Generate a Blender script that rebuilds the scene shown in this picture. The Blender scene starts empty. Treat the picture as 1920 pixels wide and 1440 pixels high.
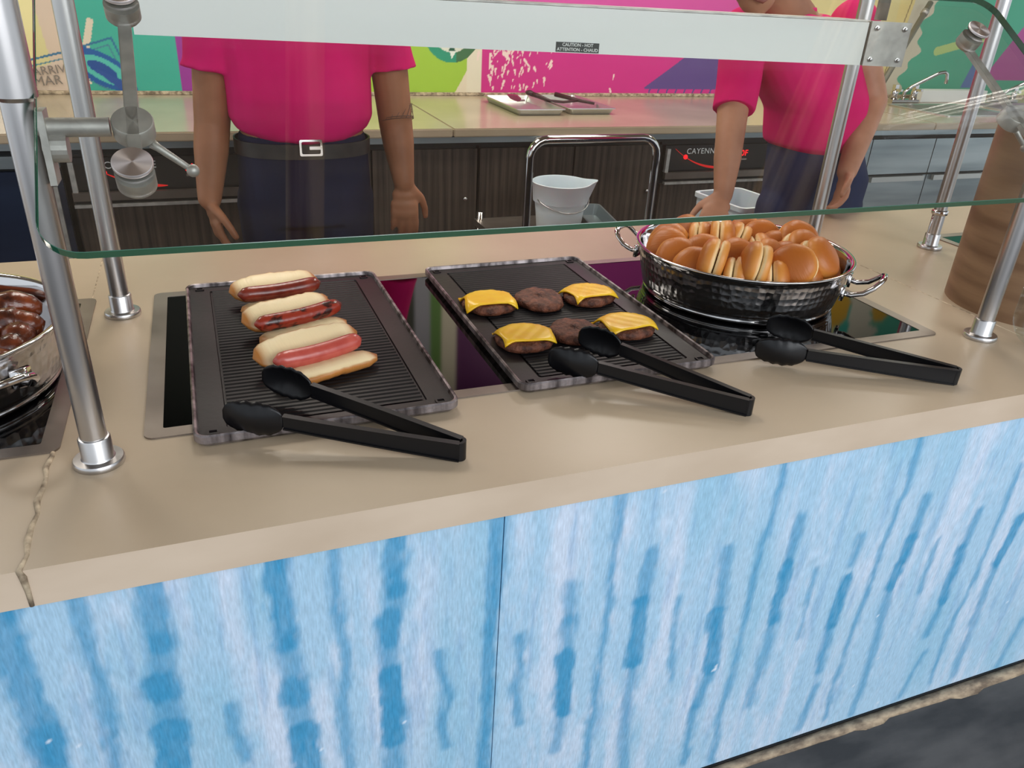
import bpy, bmesh, math, random
import numpy as np
from mathutils import Vector, Matrix
R_=random.Random(7)
PI=math.pi
sc=bpy.context.scene
COL=sc.collection

# ---------------------------------------------------------------- camera
CAM=np.array([0.0,-0.673,1.40]); F=1455.33
def _cam():
    a,b,c=[math.radians(v) for v in (22.1608,27.2248,-3.1563)]
    ca,sa,cb,sb,cc,sn=math.cos(a),math.sin(a),math.cos(b),math.sin(b),math.cos(c),math.sin(c)
    f=np.array([sa*cb,ca*cb,-sb]); r=np.array([ca,-sa,0.]); d=np.cross(f,r)
    return np.array([cc*r+sn*d,-sn*r+cc*d,f])
M=_cam()
cd=bpy.data.cameras.new('camera'); cam=bpy.data.objects.new('camera',cd); COL.objects.link(cam)
cd.sensor_width=36; cd.lens=F/1920*36; cd.clip_start=.02
mw=Matrix.Identity(4)
for i in range(3):
    mw[i][0]=M[0][i]; mw[i][1]=-M[1][i]; mw[i][2]=-M[2][i]; mw[i][3]=CAM[i]
cam.matrix_world=mw; sc.camera=cam
# ---------------------------------------------------------------- world, lights, exposure
sc.view_settings.view_transform='Standard'; sc.view_settings.look='None'
sc.view_settings.gamma=1; sc.view_settings.use_curve_mapping=False
sc.view_settings.exposure=0.0
w=bpy.data.worlds.new('sky'); sc.world=w; w.use_nodes=True
nt=w.node_tree; bg=nt.nodes['Background']
bg.inputs[0].default_value=(.86,.93,1,1); bg.inputs[1].default_value=1.05
def area(name,loc,size,power,rot=(0,0,0),col=(1,1,1)):
    l=bpy.data.lights.new(name,'AREA'); l.shape='RECTANGLE'; l.size=size[0]; l.size_y=size[1]; l.energy=power; l.color=col
    o=bpy.data.objects.new(name,l); COL.objects.link(o); o.location=loc; o.rotation_euler=rot; return o
LAMPS=[(0.3,1.55,'nearest above the person with the belt'),(1.9,1.55,'above the person leaning on the counter'),(0.3,2.6,'close to the mural over the left heated cabinet'),(1.9,2.6,'close to the mural over the right heated cabinet'),(3.6,2.1,'farthest right over the sinks'),(-1.1,2.1,'farthest left over the dark fridge')]
for i,(x,y,lb) in enumerate(LAMPS):
    area('ceiling_light_glow',(x,y,2.66),(.5,.5),11,col=(1,.95,.88))
# daylight from the open deck behind the customer
area('open_deck_daylight',(1.5,-3.2,2.3),(3.2,1.8),90,rot=(math.radians(62),0,math.radians(18)),col=(.95,.97,1))

# ---------------------------------------------------------------- pixel helpers (points on real planes)
def ray(x,y): return M.T@np.array([x-960,y-720,F])
def H(x,y,z=0.9): d=ray(x,y); return Vector(CAM+d*((z-CAM[2])/d[2]))
def V(x,y,Y): d=ray(x,y); return Vector(CAM+d*((Y-CAM[1])/d[1]))
def lin(c):
    c=np.array(c,float)/255; return np.where(c<=.04045,c/12.92,((c+.055)/1.055)**2.4)
def L4(c): return tuple(lin(c))+(1,)

# ---------------------------------------------------------------- materials
def mat(name,col=(128,128,128),rough=.5,metal=0,spec=.5,**k):
    m=bpy.data.materials.new(name); m.use_nodes=True
    b=m.node_tree.nodes['Principled BSDF']
    b.inputs['Base Color'].default_value=L4(col); b.inputs['Roughness'].default_value=rough
    b.inputs['Metallic'].default_value=metal; b.inputs['Specular IOR Level'].default_value=spec
    for kk,v in k.items(): b.inputs[kk.replace('_',' ')].default_value=v
    return m
def nd(m,t,**k):
    n=m.node_tree.nodes.new(t)
    for a,b in k.items(): setattr(n,a,b)
    return n
def lk(m,a,b): m.node_tree.links.new(a,b)
def noisy(m,c1,c2,scale=(5,5,5),detail=4,bump=0,bscale=None,lo=.35,hi=.65,dist=.002):
    b=m.node_tree.nodes['Principled BSDF']; tc=nd(m,'ShaderNodeTexCoord'); mp=nd(m,'ShaderNodeMapping')
    mp.inputs['Scale'].default_value=scale; lk(m,tc.outputs['Object'],mp.inputs[0])
    n=nd(m,'ShaderNodeTexNoise'); n.inputs['Scale'].default_value=1; n.inputs['Detail'].default_value=detail; lk(m,mp.outputs[0],n.inputs['Vector'])
    r=nd(m,'ShaderNodeValToRGB'); e=r.color_ramp.elements; e[0].position=lo; e[0].color=L4(c1); e[1].position=hi; e[1].color=L4(c2)
    lk(m,n.outputs['Fac'],r.inputs[0]); lk(m,r.outputs[0],b.inputs['Base Color'])
    if bump:
        src=n
        if bscale:
            mp2=nd(m,'ShaderNodeMapping'); mp2.inputs['Scale'].default_value=bscale; lk(m,tc.outputs['Object'],mp2.inputs[0])
            src=nd(m,'ShaderNodeTexNoise'); src.inputs['Scale'].default_value=1; src.inputs['Detail'].default_value=3; lk(m,mp2.outputs[0],src.inputs['Vector'])
        bp=nd(m,'ShaderNodeBump'); bp.inputs['Strength'].default_value=bump; bp.inputs['Distance'].default_value=dist
        lk(m,src.outputs['Fac'],bp.inputs['Height']); lk(m,bp.outputs[0],b.inputs['Normal'])
    return m
def attr(m,bump=0,bscale=200):
    b=m.node_tree.nodes['Principled BSDF']; a=nd(m,'ShaderNodeAttribute'); a.attribute_name='Col'
    lk(m,a.outputs['Color'],b.inputs['Base Color'])
    if bump:
        tc=nd(m,'ShaderNodeTexCoord'); mp=nd(m,'ShaderNodeMapping'); mp.inputs['Scale'].default_value=(2.6,.5,.5); lk(m,tc.outputs['Object'],mp.inputs[0])
        n=nd(m,'ShaderNodeTexNoise'); n.inputs['Scale'].default_value=bscale; lk(m,mp.outputs[0],n.inputs['Vector'])
        bp=nd(m,'ShaderNodeBump'); bp.inputs['Strength'].default_value=bump; bp.inputs['Distance'].default_value=.001
        lk(m,n.outputs['Fac'],bp.inputs['Height']); lk(m,bp.outputs[0],b.inputs['Normal'])
    return m
def emit(name,col,s):
    m=mat(name,(10,10,10)); b=m.node_tree.nodes['Principled BSDF']
    b.inputs['Emission Color'].default_value=L4(col); b.inputs['Emission Strength'].default_value=s; return m
MT={}
MT['counter']=noisy(mat('beige_solid_surface',rough=.34,spec=.45),(172,154,130),(184,166,142),(3,3,3),5,.06,(60,60,60))
MT['fascia']=noisy(mat('beige_edge',rough=.5,spec=.3),(192,172,150),(206,187,166),(4,9,9),5,.1,(80,80,80))
MT['sealant']=noisy(mat('pale_sealant',rough=.7),(120,104,84),(206,188,160),(60,60,60),3,.5,(200,200,200))
MT['decktrim']=noisy(mat('tan_deck_sealant',rough=.8),(112,96,80),(176,156,130),(40,90,40),4,.5,(120,120,120))
MT['print']=attr(mat('printed_laminate',rough=.45,spec=.3))
def grain(m):
    b=m.node_tree.nodes['Principled BSDF']; a=[n for n in m.node_tree.nodes if n.type=='ATTRIBUTE'][0]
    tc=nd(m,'ShaderNodeTexCoord'); mp=nd(m,'ShaderNodeMapping'); mp.inputs['Scale'].default_value=(420,1,60); lk(m,tc.outputs['Object'],mp.inputs[0])
    n=nd(m,'ShaderNodeTexNoise'); n.inputs['Scale'].default_value=1; n.inputs['Detail'].default_value=4; lk(m,mp.outputs[0],n.inputs['Vector'])
    r=nd(m,'ShaderNodeMapRange'); r.inputs['From Min'].default_value=.3; r.inputs['From Max'].default_value=.7; r.inputs['To Min'].default_value=.84; r.inputs['To Max'].default_value=1.13; lk(m,n.outputs['Fac'],r.inputs['Value'])
    v=nd(m,'ShaderNodeVectorMath',operation='SCALE'); lk(m,a.outputs['Color'],v.inputs[0]); lk(m,r.outputs[0],v.inputs['Scale']); lk(m,v.outputs[0],b.inputs['Base Color'])
grain(MT['print'])
MT['mural']=attr(mat('printed_mural',rough=.5,spec=.3))
MT['steel']=noisy(mat('brushed_steel',rough=.3,metal=1),(186,184,184),(206,204,203),(40,40,4),2)
MT['dullsteel']=noisy(mat('worn_steel',rough=.48,metal=.7),(164,162,158),(198,196,190),(30,30,30),4,.2,(90,90,90))
MT['frame']=noisy(mat('hob_trim_steel',rough=.38,metal=.9),(128,118,110),(150,140,131),(8,8,8),3)
MT['chrome']=mat('polished_steel',(205,203,203),rough=.08,metal=1)
MT['hobglass']=mat('black_ceramic_glass',(4,4,5),rough=.04,spec=.7)
MT['traymetal']=noisy(mat('worn_tray_rim',rough=.42,metal=.7),(58,52,53),(150,142,143),(60,60,9),5,.3,(160,160,160),.36,.62)
MT['tray']=noisy(mat('seasoned_black_tray',rough=.4,spec=.3),(24,20,21),(36,29,30),(14,14,14),4,.1,(120,120,120))
MT['plate']=noisy(mat('ribbed_black_plate',rough=.45,spec=.25),(17,16,18),(26,24,25),(18,18,18),4)
MT['black']=mat('black_nylon',(11,11,14),rough=.36,spec=.35)
MT['white']=mat('white_enamel',(243,247,243),rough=.35,spec=.5)
MT['bucket']=mat('white_plastic',(206,217,224),rough=.4,Subsurface_Weight=.1)
MT['wood_dark']=noisy(mat('dark_wood_laminate',rough=.45,spec=.35),(42,35,31),(86,74,64),(60,60,1.6),5,0)
MT['darkgap']=mat('dark_recess',(14,13,13),rough=.6)
MT['backcounter']=noisy(mat('back_counter_stone',rough=.2,spec=.6),(166,150,126),(180,164,140),(3,3,3),4)
MT['fridge']=noisy(mat('brushed_door_steel',rough=.33,metal=.75),(138,150,154),(176,186,188),(1.2,1,12),3)
MT['fridge_dark']=noisy(mat('dark_door_blue_reflection',rough=.35,metal=.3),(34,40,56),(46,56,78),(1.2,1,5),3)  # dark steel doors, the blue they reflect is put into the colour
MT['deck']=noisy(mat('dark_deck',rough=.7),(52,50,50),(84,80,78),(6,18,6),6,.4,(70,70,70))
MT['kitchen_floor']=noisy(mat('kitchen_floor',rough=.6),(96,70,60),(112,84,72),(6,6,6),4)
MT['ceiling']=noisy(mat('ceiling_boards',rough=.8),(136,124,112),(166,154,140),(1.5,14,3),4)
MT['pole']=noisy(mat('grained_wood',rough=.7,spec=.2),(150,116,84),(236,208,168),(1.4,22,22),6,.3,(60,60,6))
MT['veneer']=noisy(mat('brown_veneer',rough=.4,spec=.4),(112,84,62),(150,120,92),(3,3,26),4)
MT['skin']=noisy(mat('skin',rough=.5,spec=.35,Subsurface_Weight=.08),(150,98,68),(172,116,84),(12,12,12),3)
MT['skin2']=noisy(mat('skin_second',rough=.5,spec=.35,Subsurface_Weight=.08),(168,116,90),(192,138,110),(12,12,12),3)
MT['shirt']=noisy(mat('pink_cotton',rough=.85,spec=.15),(210,14,100),(228,24,116),(8,8,3),3,.4,(260,260,260),dist=.0006)
MT['trousers']=noisy(mat('navy_cotton',rough=.85,spec=.15),(24,27,48),(34,38,64),(10,10,4),3)
MT['trousers2']=noisy(mat('navy_denim',rough=.85,spec=.15),(30,40,68),(42,56,92),(10,10,4),3)
MT['leather']=noisy(mat('black_leather',rough=.5),(34,30,30),(50,44,42),(40,40,40),3)
MT['hair']=mat('black_hair',(22,18,16),rough=.5)
MT['eye']=mat('eye_white',(230,228,224),rough=.2); MT['iris']=mat('iris',(50,30,20),rough=.2); MT['lip']=mat('lips',(150,80,72),rough=.5)
MT['bun']=attr(mat('baked_bread',rough=.42,spec=.4,Subsurface_Weight=.05),.45,110)
MT['patty']=noisy(mat('grilled_patty',rough=.6,spec=.4),(66,34,22),(128,76,54),(90,90,90),4,.9,(240,240,240),.35,.7,.003)
MT['cheese']=noisy(mat('melted_cheese',rough=.32,spec=.45,Subsurface_Weight=.1),(240,178,22),(247,196,44),(30,30,30),3)
MT['saus1']=noisy(mat('grilled_sausage',rough=.25,spec=.6),(104,34,24),(140,54,38),(40,40,40),3,.2,(120,120,120))
MT['saus2']=noisy(mat('charred_sausage',rough=.25,spec=.6),(56,20,16),(150,50,32),(30,60,60),3,.3,(120,120,120),.42,.5)
MT['saus3']=noisy(mat('pink_sausage',rough=.25,spec=.6),(178,72,62),(196,92,80),(40,40,40),3,.15,(120,120,120))
MT['braised']=noisy(mat('glazed_meat',rough=.25,spec=.7),(54,20,10),(140,66,32),(36,36,36),4,.6,(90,90,90))
MT['led']=emit('red_led',(255,20,30),1.8); MT['ledglow']=emit('red_light_arc',(190,20,16),1.1)
MT['ink']=mat('dark_print',(52,60,60),rough=.5); MT['whiteink']=mat('white_print',(232,235,232),rough=.6)
MT['grey_ink']=mat('grey_print',(130,120,112),rough=.6)
MT['magplastic']=mat('magenta_plastic',(176,40,98),rough=.4); MT['brownplastic']=mat('dark_brown_plastic',(58,26,30),rough=.4)
MT['alu']=mat('sheet_aluminium',(200,202,198),rough=.3,metal=.85)
MT['greyrod']=mat('grey_pole',(120,118,104),rough=.5,metal=.3)
MT['gasket']=mat('black_rubber',(24,26,24),rough=.6)
MT['lampface']=emit('lamp_diffuser',(255,244,226),5)
def cap_mat():
    m=mat('radial_brushed_steel',(226,218,216),rough=.42,metal=1); b=m.node_tree.nodes['Principled BSDF']
    b.inputs['Anisotropic'].default_value=.8
    t=nd(m,'ShaderNodeTangent',direction_type='RADIAL',axis='Z'); lk(m,t.outputs[0],b.inputs['Tangent']); return m
MT['cap']=cap_mat()
def hammered():
    m=mat('hammered_steel',(196,194,194),rough=.2,metal=1); b=m.node_tree.nodes['Principled BSDF']
    tc=nd(m,'ShaderNodeTexCoord'); v=nd(m,'ShaderNodeTexVoronoi'); v.inputs['Scale'].default_value=86; v.inputs['Randomness'].default_value=.35
    lk(m,tc.outputs['Object'],v.inputs['Vector']); bp=nd(m,'ShaderNodeBump'); bp.inputs['Strength'].default_value=.45; bp.inputs['Distance'].default_value=.003
    lk(m,v.outputs['Distance'],bp.inputs['Height']); lk(m,bp.outputs[0],b.inputs['Normal']); return m
MT['hammered']=hammered()
def glass_mat(name,tint,base=.04,k=1.0):
    m=bpy.data.materials.new(name); m.use_nodes=True; n=m.node_tree.nodes; n.clear()
    out=n.new('ShaderNodeOutputMaterial'); mix=n.new('ShaderNodeMixShader'); tr=n.new('ShaderNodeBsdfTransparent'); gl=n.new('ShaderNodeBsdfGlossy')
    tr.inputs[0].default_value=tint; gl.inputs['Roughness'].default_value=.015; gl.inputs['Color'].default_value=(1,1,1,1)
    geo=n.new('ShaderNodeNewGeometry'); dot=n.new('ShaderNodeVectorMath'); dot.operation='DOT_PRODUCT'
    ab=n.new('ShaderNodeMath'); ab.operation='ABSOLUTE'; su=n.new('ShaderNodeMath'); su.operation='SUBTRACT'; su.inputs[0].default_value=1
    pw=n.new('ShaderNodeMath'); pw.operation='POWER'; pw.inputs[1].default_value=5
    ma=n.new('ShaderNodeMath'); ma.operation='MULTIPLY_ADD'; ma.inputs[1].default_value=(1-base)*k; ma.inputs[2].default_value=base; ma.use_clamp=True
    l=m.node_tree.links.new
    l(geo.outputs['Normal'],dot.inputs[0]); l(geo.outputs['Incoming'],dot.inputs[1]); l(dot.outputs['Value'],ab.inputs[0]); l(ab.outputs[0],su.inputs[1])
    l(su.outputs[0],pw.inputs[0]); l(pw.outputs[0],ma.inputs[0]); l(ma.outputs[0],mix.inputs[0]); l(tr.outputs[0],mix.inputs[1]); l(gl.outputs[0],mix.inputs[2]); l(mix.outputs[0],out.inputs[0])
    return m
MT['glass']=glass_mat('sneeze_glass',(.975,.985,.975,1),.07)
MT['glassedge']=mat('green_glass_edge',(18,88,66),rough=.12,spec=.8)
MT['acrylic']=glass_mat('clear_acrylic',(.9,.93,.92,1),.08)

# ---------------------------------------------------------------- mesh helpers
def link(name,me,m,parent=None,smooth=False):
    o=bpy.data.objects.new(name,me); COL.objects.link(o)
    if m is not None:
        for q in (m if isinstance(m,(list,tuple)) else [m]): me.materials.append(MT[q] if isinstance(q,str) else q)
    if smooth: me.polygons.foreach_set('use_smooth',[True]*len(me.polygons))
    if parent: o.parent=parent
    return o
def fin(bm,name,m,parent=None,smooth=False,bevel=0,auto=False):
    if bevel: bmesh.ops.bevel(bm,geom=[e for e in bm.edges if e.calc_face_angle(0)>.6],offset=bevel,segments=2,affect='EDGES',clamp_overlap=True)
    bmesh.ops.recalc_face_normals(bm,faces=bm.faces)
    if auto:
        for f in bm.faces: f.smooth=True
        for e in bm.edges: e.smooth=e.calc_face_angle(0)<.7
    me=bpy.data.meshes.new(name); bm.to_mesh(me); bm.free()
    return link(name,me,m,parent,smooth)
def box(bm,lo,hi,mt=None):
    vs=[bm.verts.new((x,y,z)) for x in (lo[0],hi[0]) for y in (lo[1],hi[1]) for z in (lo[2],hi[2])]
    for f in ((0,1,3,2),(4,6,7,5),(0,4,5,1),(2,3,7,6),(0,2,6,4),(1,5,7,3)): bm.faces.new([vs[i] for i in f])
    if mt is not None:
        bmesh.ops.transform(bm,matrix=mt,verts=vs)
    return vs
def bx(name,lo,hi,m,parent=None,bevel=0,mt=None):
    bm=bmesh.new(); box(bm,lo,hi,mt); return fin(bm,name,m,parent,bevel=bevel)
def loft(bm,loops,cap=True,closed=True):
    rs=[[bm.verts.new(p) for p in l] for l in loops]
    n=len(rs[0])
    for a,b in zip(rs,rs[1:]):
        for i in range(n if closed else n-1):
            j=(i+1)%n; bm.faces.new((a[i],a[j],b[j],b[i]))
    if cap: bm.faces.new(rs[0][::-1]); bm.faces.new(rs[-1])
    return rs
def tube(bm,pts,r,n=12,cap=True,flat=1.0):
    pts=[Vector(p) for p in pts]; rr=r if isinstance(r,(list,tuple)) else [r]*len(pts)
    loops=[];up=None
    for i,p in enumerate(pts):
        t=(pts[min(i+1,len(pts)-1)]-pts[max(i-1,0)]).normalized()
        if up is None: up=Vector((0,0,1)) if abs(t.z)<.9 else Vector((1,0,0))
        s=t.cross(up).normalized(); up=s.cross(t).normalized()
        loops.append([p+s*math.cos(2*PI*k/n)*rr[i]+up*math.sin(2*PI*k/n)*rr[i]*flat for k in range(n)])
    return loft(bm,loops,cap)
def lathe(bm,prof,n=32,c=(0,0,0),mt=None,cap=True):
    loops=[[Vector((c[0]+r*math.cos(2*PI*k/n),c[1]+r*math.sin(2*PI*k/n),c[2]+z)) for k in range(n)] for r,z in prof]
    if mt is not None: loops=[[mt@p for p in l] for l in loops]
    return loft(bm,loops,cap)
def rrect(w,d,r,k=5,c=(0,0),z=0):
    out=[]
    for sx,sy,a0 in ((1,1,0),(-1,1,90),(-1,-1,180),(1,-1,270)):
        for i in range(k+1):
            a=math.radians(a0+90*i/k); out.append(Vector((c[0]+sx*(w/2-r)+r*math.cos(a),c[1]+sy*(d/2-r)+r*math.sin(a),z)))
    return out
def arc(c,r,a0,a1,n,f): return [f(c,r,math.radians(a0+(a1-a0)*i/n)) for i in range(n+1)]
def ball(bm,c,r,n=14,mt=None):
    r=r if isinstance(r,(list,tuple)) else (r,r,r)
    m=Matrix.Translation(c)@(mt or Matrix.Identity(4))@Matrix.Diagonal((r[0],r[1],r[2],1))
    return bmesh.ops.create_uvsphere(bm,u_segments=n,v_segments=max(6,n*2//3),radius=1,matrix=m)
def grid(name,nx,ny,fn,m,parent=None,smooth=True,colf=None):
    v=[];f=[]
    for j in range(ny+1):
        for i in range(nx+1): v.append(fn(i/nx,j/ny))
    for j in range(ny):
        for i in range(nx):
            a=j*(nx+1)+i; f.append((a,a+1,a+nx+2,a+nx+1))
    me=bpy.data.meshes.new(name); me.from_pydata([tuple(p) for p in v],[],f)
    return link(name,me,m,parent,smooth)
def setcol(me,cols):
    a=me.color_attributes.new('Col','FLOAT_COLOR','POINT')
    c=np.ones((len(me.vertices),4),np.float32); c[:,:3]=cols; a.data.foreach_set('color',c.ravel())
def thing(name,label,cat,loc=(0,0,0),rz=0,group=None):
    o=bpy.data.objects.new(name,None); COL.objects.link(o); o.location=loc; o.rotation_euler=(0,0,rz); o.empty_display_size=.05
    tag(o,label,cat,group); return o
def tag(o,label,cat,group=None):
    o['label']=label; o['category']=cat
    if group: o['group']=group
    return o
def struct(o): o['kind']='structure'; return o
def text(name,s,size,m,parent,mt,depth=.0006,spacing=1.0,bold=0):
    c=bpy.data.curves.new(name,'FONT'); c.body=s; c.size=size; c.extrude=depth; c.align_x='CENTER'; c.align_y='CENTER'; c.space_character=spacing; c.resolution_u=3; c.offset=bold
    t=bpy.data.objects.new(name,c); COL.objects.link(t); bpy.context.view_layer.update()
    me=bpy.data.meshes.new_from_object(t.evaluated_get(bpy.context.evaluated_depsgraph_get())); bpy.data.objects.remove(t)
    me.transform(mt); me.materials.clear(); return link(name,me,m,parent)
FACE=Matrix.Rotation(PI/2,4,'X')   # text standing, facing -y
def smoothn(x): return x*x*(3-2*x)
def vnoise(x,y,seed=0):
    xi=np.floor(x).astype(np.int64); yi=np.floor(y).astype(np.int64); fx=smoothn(x-xi); fy=smoothn(y-yi)
    def h(a,b):
        n=(a*374761393+b*668265263+seed*974634777)&0x7fffffff; n=((n^(n>>13))*1274126177)&0x7fffffff; return ((n^(n>>16))&0xffff)/65535.
    return (h(xi,yi)*(1-fx)+h(xi+1,yi)*fx)*(1-fy)+(h(xi,yi+1)*(1-fx)+h(xi+1,yi+1)*fx)*fy
def fbm(x,y,o=4,seed=0): return sum(vnoise(x*2**i,y*2**i,seed+i)*.5**(i+1) for i in range(o))/(1-.5**o)

# ================================================================ SETTING
Z=0.9
struct(bx('floor',(-3.2,.02,-.05),(6.5,3.26,0),'kitchen_floor'))
dk=struct(bx('floor_deck',(-4,-5,.19),(6.5,-.002,.24),'deck'))
struct(bx('ceiling',(-3.2,-1.1,2.75),(6.5,3.3,2.85),'ceiling'))
for i,(x,y,lb) in enumerate(LAMPS):
    t=thing('ceiling_light','square recessed ceiling light panel '+lb,'ceiling light',(x,y,2.72),group='ceiling light panels')
    bm=bmesh.new(); box(bm,(-.3,-.3,-.02),(.3,.3,.03)); fin(bm,'housing','white',t)
    bx('diffuser',(-.27,-.27,-.03),(.27,.27,-.021),'lampface',t)

# mural wall -------------------------------------------------------
def poly(x,z,pts):
    m=np.zeros(x.shape,bool); n=len(pts); j=n-1
    for i in range(n):
        xi,zi=pts[i]; xj,zj=pts[j]
        c=((zi>z)!=(zj>z))&(x<(xj-xi)*(z-zi)/((zj-zi) if zj!=zi else 1e-9)+xi); m^=c; j=i
    return m
def seg(x,z,a,b,w0,w1=None):
    w1=w0 if w1 is None else w1
    dx,dz=b[0]-a[0],b[1]-a[1]; t=np.clip(((x-a[0])*dx+(z-a[1])*dz)/(dx*dx+dz*dz+1e-12),0,1)
    return np.hypot(x-a[0]-t*dx,z-a[1]-t*dz)-(w0+(w1-w0)*t)/2
def W(px,py): p=V(px,py,3.2); return (p.x,p.z)
def mural(x,z):
    c=np.zeros(x.shape+(3,)); 
    def put(mask,col): c[mask]=lin(col)
    put(x>-9,(64,172,152))
    n=fbm(x*3,z*3,4,5)
    put(x<-.50+.03*(z-1),(216,206,150)); put((x>-.535-.1*(z-1))&(x<-.475+.02*(z-1)),(214,192,172)); put((x>-.62)&(x<-.475)&(z<1.0+.03*(x+.6)/.1),(214,194,176))
    put((x>-.475)&(x<-.42)&(z>1.0),(78,178,158))
    put(seg(x,z,W(150,165),W(168,40),.026)<0,(222,208,186))
    put((x>-.44)&(x<-.40)&(z<1.02)&(z>.94),(228,214,190))
    # blue outlines
    for a,b in (((50,114),(120,97)),((120,97),(208,71)),((208,71),(230,115))): put(seg(x,z,W(*a),W(*b),.008)<0,(50,112,150))
    for a,b in (((50,126),(130,107)),((130,107),(203,84)),((203,84),(226,130)),((150,142),(205,168))): put(seg(x,z,W(*a),W(*b),.005)<0,(70,130,150))
    sx,sz=W(192,130)
    dx,dz=x-sx,z-sz; u=dx*.86-dz*.5; v=dx*.5+dz*.86
    put((u/.135)**2+(v/.062)**2<1,(34,92,160)); put((np.abs((u-.01)/.1)**2+(v/.043)**2<1),(86,190,176))
    put(((u+.0)/.06)**2+((v)/.024)**2<1,(38,80,150)); put(seg(x,z,(sx-.02,sz-.005),(sx+.1,sz-.085),.012,.05)<0,(48,84,156))
    put(((x-W(52,155)[0])/.03)**2+((z-W(52,155)[1])/.02)**2<1,(26,80,160))
    # purple strip, lime, cream
    put((x>-.055)&(x<.0),(152,58,150))
    put((x>.3)&(x<1.27),(160,198,66))
    put(poly(x,z,[(1.17,.88),(1.3,1.1),(1.37,1.1),(1.29,.88)]),(226,214,188))
    put((x>1.27)&(x<2.9),(206,48,134))
    put((x>1.25)&(x<1.325),(228,220,196))
    gx,gz=W(848,58)
    d=np.hypot(x-gx,z-gz)
    put(d<.14,(46,150,118)); put((d<.14)&(x>gx+.02),(66,112,74)); put(d<.095,(222,224,208)); put(d<.06,(52,140,110))
    put(poly(x,z,[(gx-.012,gz-.09),(gx,gz-.125),(gx+.018,gz-.09),(gx+.002,gz-.05)]),(232,238,228))
    put(poly(x,z,[(gx-.02,gz-.09),(gx,gz-.055),(gx+.02,gz-.09)]),(30,90,66))
    put((x>1.325)&(x<2.9)&(z>1.24)&(z<1.6),(210,84,160)); hi=z>1.6
    put((x>.0)&(x<.98)&hi,(58,60,46)); put((x<.0)&(x>-.475)&hi,(30,34,26)); put((x<=-.475)&hi,(120,112,84))
    put((x>.98)&(x<1.07)&hi,(150,148,152)); put((x>1.07)&(x<1.13)&hi,(96,132,62)); put((x>1.13)&(x<1.21)&hi,(206,196,170))
    put((x>1.21)&(x<1.9)&hi,(92,30,84)); put((x>=1.9)&(x<3.1)&hi,(136,32,108)); put((x>=2.6)&(x<3.5)&(z>2.25),(40,34,60))
    put((vnoise(x*38,z*20,15)>.93)&(x>1.25)&(x<1.9)&hi,(150,100,140))
    # purple triangle on the pink
    a=W(1205,166); b=W(1300,96); b2=W(1360,82)
    put(poly(x,z,[a,b,b2,(2.9,1.3),(2.95,a[1]-.005)]),(96,74,136))
    for k in range(9):
        xx=a[0]+.05+.055*k; put(np.abs(x-xx-.01*np.sin(z*60))<.005*(z>.90)*(z<a[1]),(96,74,136))
    # splashes
    rr=random.Random(3)
    for k in range(70):
        cx=1.36+abs(rr.gauss(0,.16)); cz=rr.uniform(.92,1.13); s=rr.uniform(.004,.013); an=rr.uniform(.9,2.0); q=rr.uniform(1,2.6)
        put(seg(x,z,(cx,cz),(cx+math.cos(an)*s*q*1.4,cz+math.sin(an)*s*q*1.4),s*.3,s*1.2)<0,(242,214,204))
    for p,q,s in (((983,112),(993,125),.012),((1002,127),(1004,133),.015),((976,168),(974,158),.01),((1151,140),(1149,150),.009),((1145,172),(1143,166),.012),((945,100),(955,112),.02),((898,98),(895,112),.014)):
        put(seg(x,z,W(*p),W(*q),s,s*.6)<0,(242,216,206))
    # cream, pale and teal on the right
    put((x>2.95)&(x<3.98),(222,208,150)); put((x>3.86)&(x<3.99),(226,206,140))
    put(np.abs(x-3.87-.18*(z-1))<.004,(150,130,90))
    e=4.02+.03*np.sin(z*23)+.02*np.sin(z*61)+.22*(z-.95)
    put((x>3.9+.15*(z-.95))&(x<e),(206,198,176)); put(x>=e,(84,170,140))
    put((x>e)&(z<1.0+.1*np.sin(x*4))&(x<4.5),(70,152,122))
    put(seg(x,z,W(1757,96),W(1850,70),.05)<0,(182,204,130))
    put(poly(x,z,[W(1800,165),W(1825,118),W(1838,165)]),(96,120,170))
    put(poly(x,z,[W(1840,150),W(1920,50),(5.4,1.35),(5.4,1.0)]),(176,90,150))
    put(poly(x,z,[(5.0,.9),(5.4,1.15),(6.6,1.3),(6.6,.9)]),(176,190,110))
    for k in range(14):
        cx=3.6+.2*k; cz=1.8+.5*((k*7)%5)/5+.05*k%.3; put((((x-cx)/.09)**2+((z-cz)/.14)**2<1)&(z>1.5),(206,160,48))
    c*= (.94+.12*n)[...,None]
    return c
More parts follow.
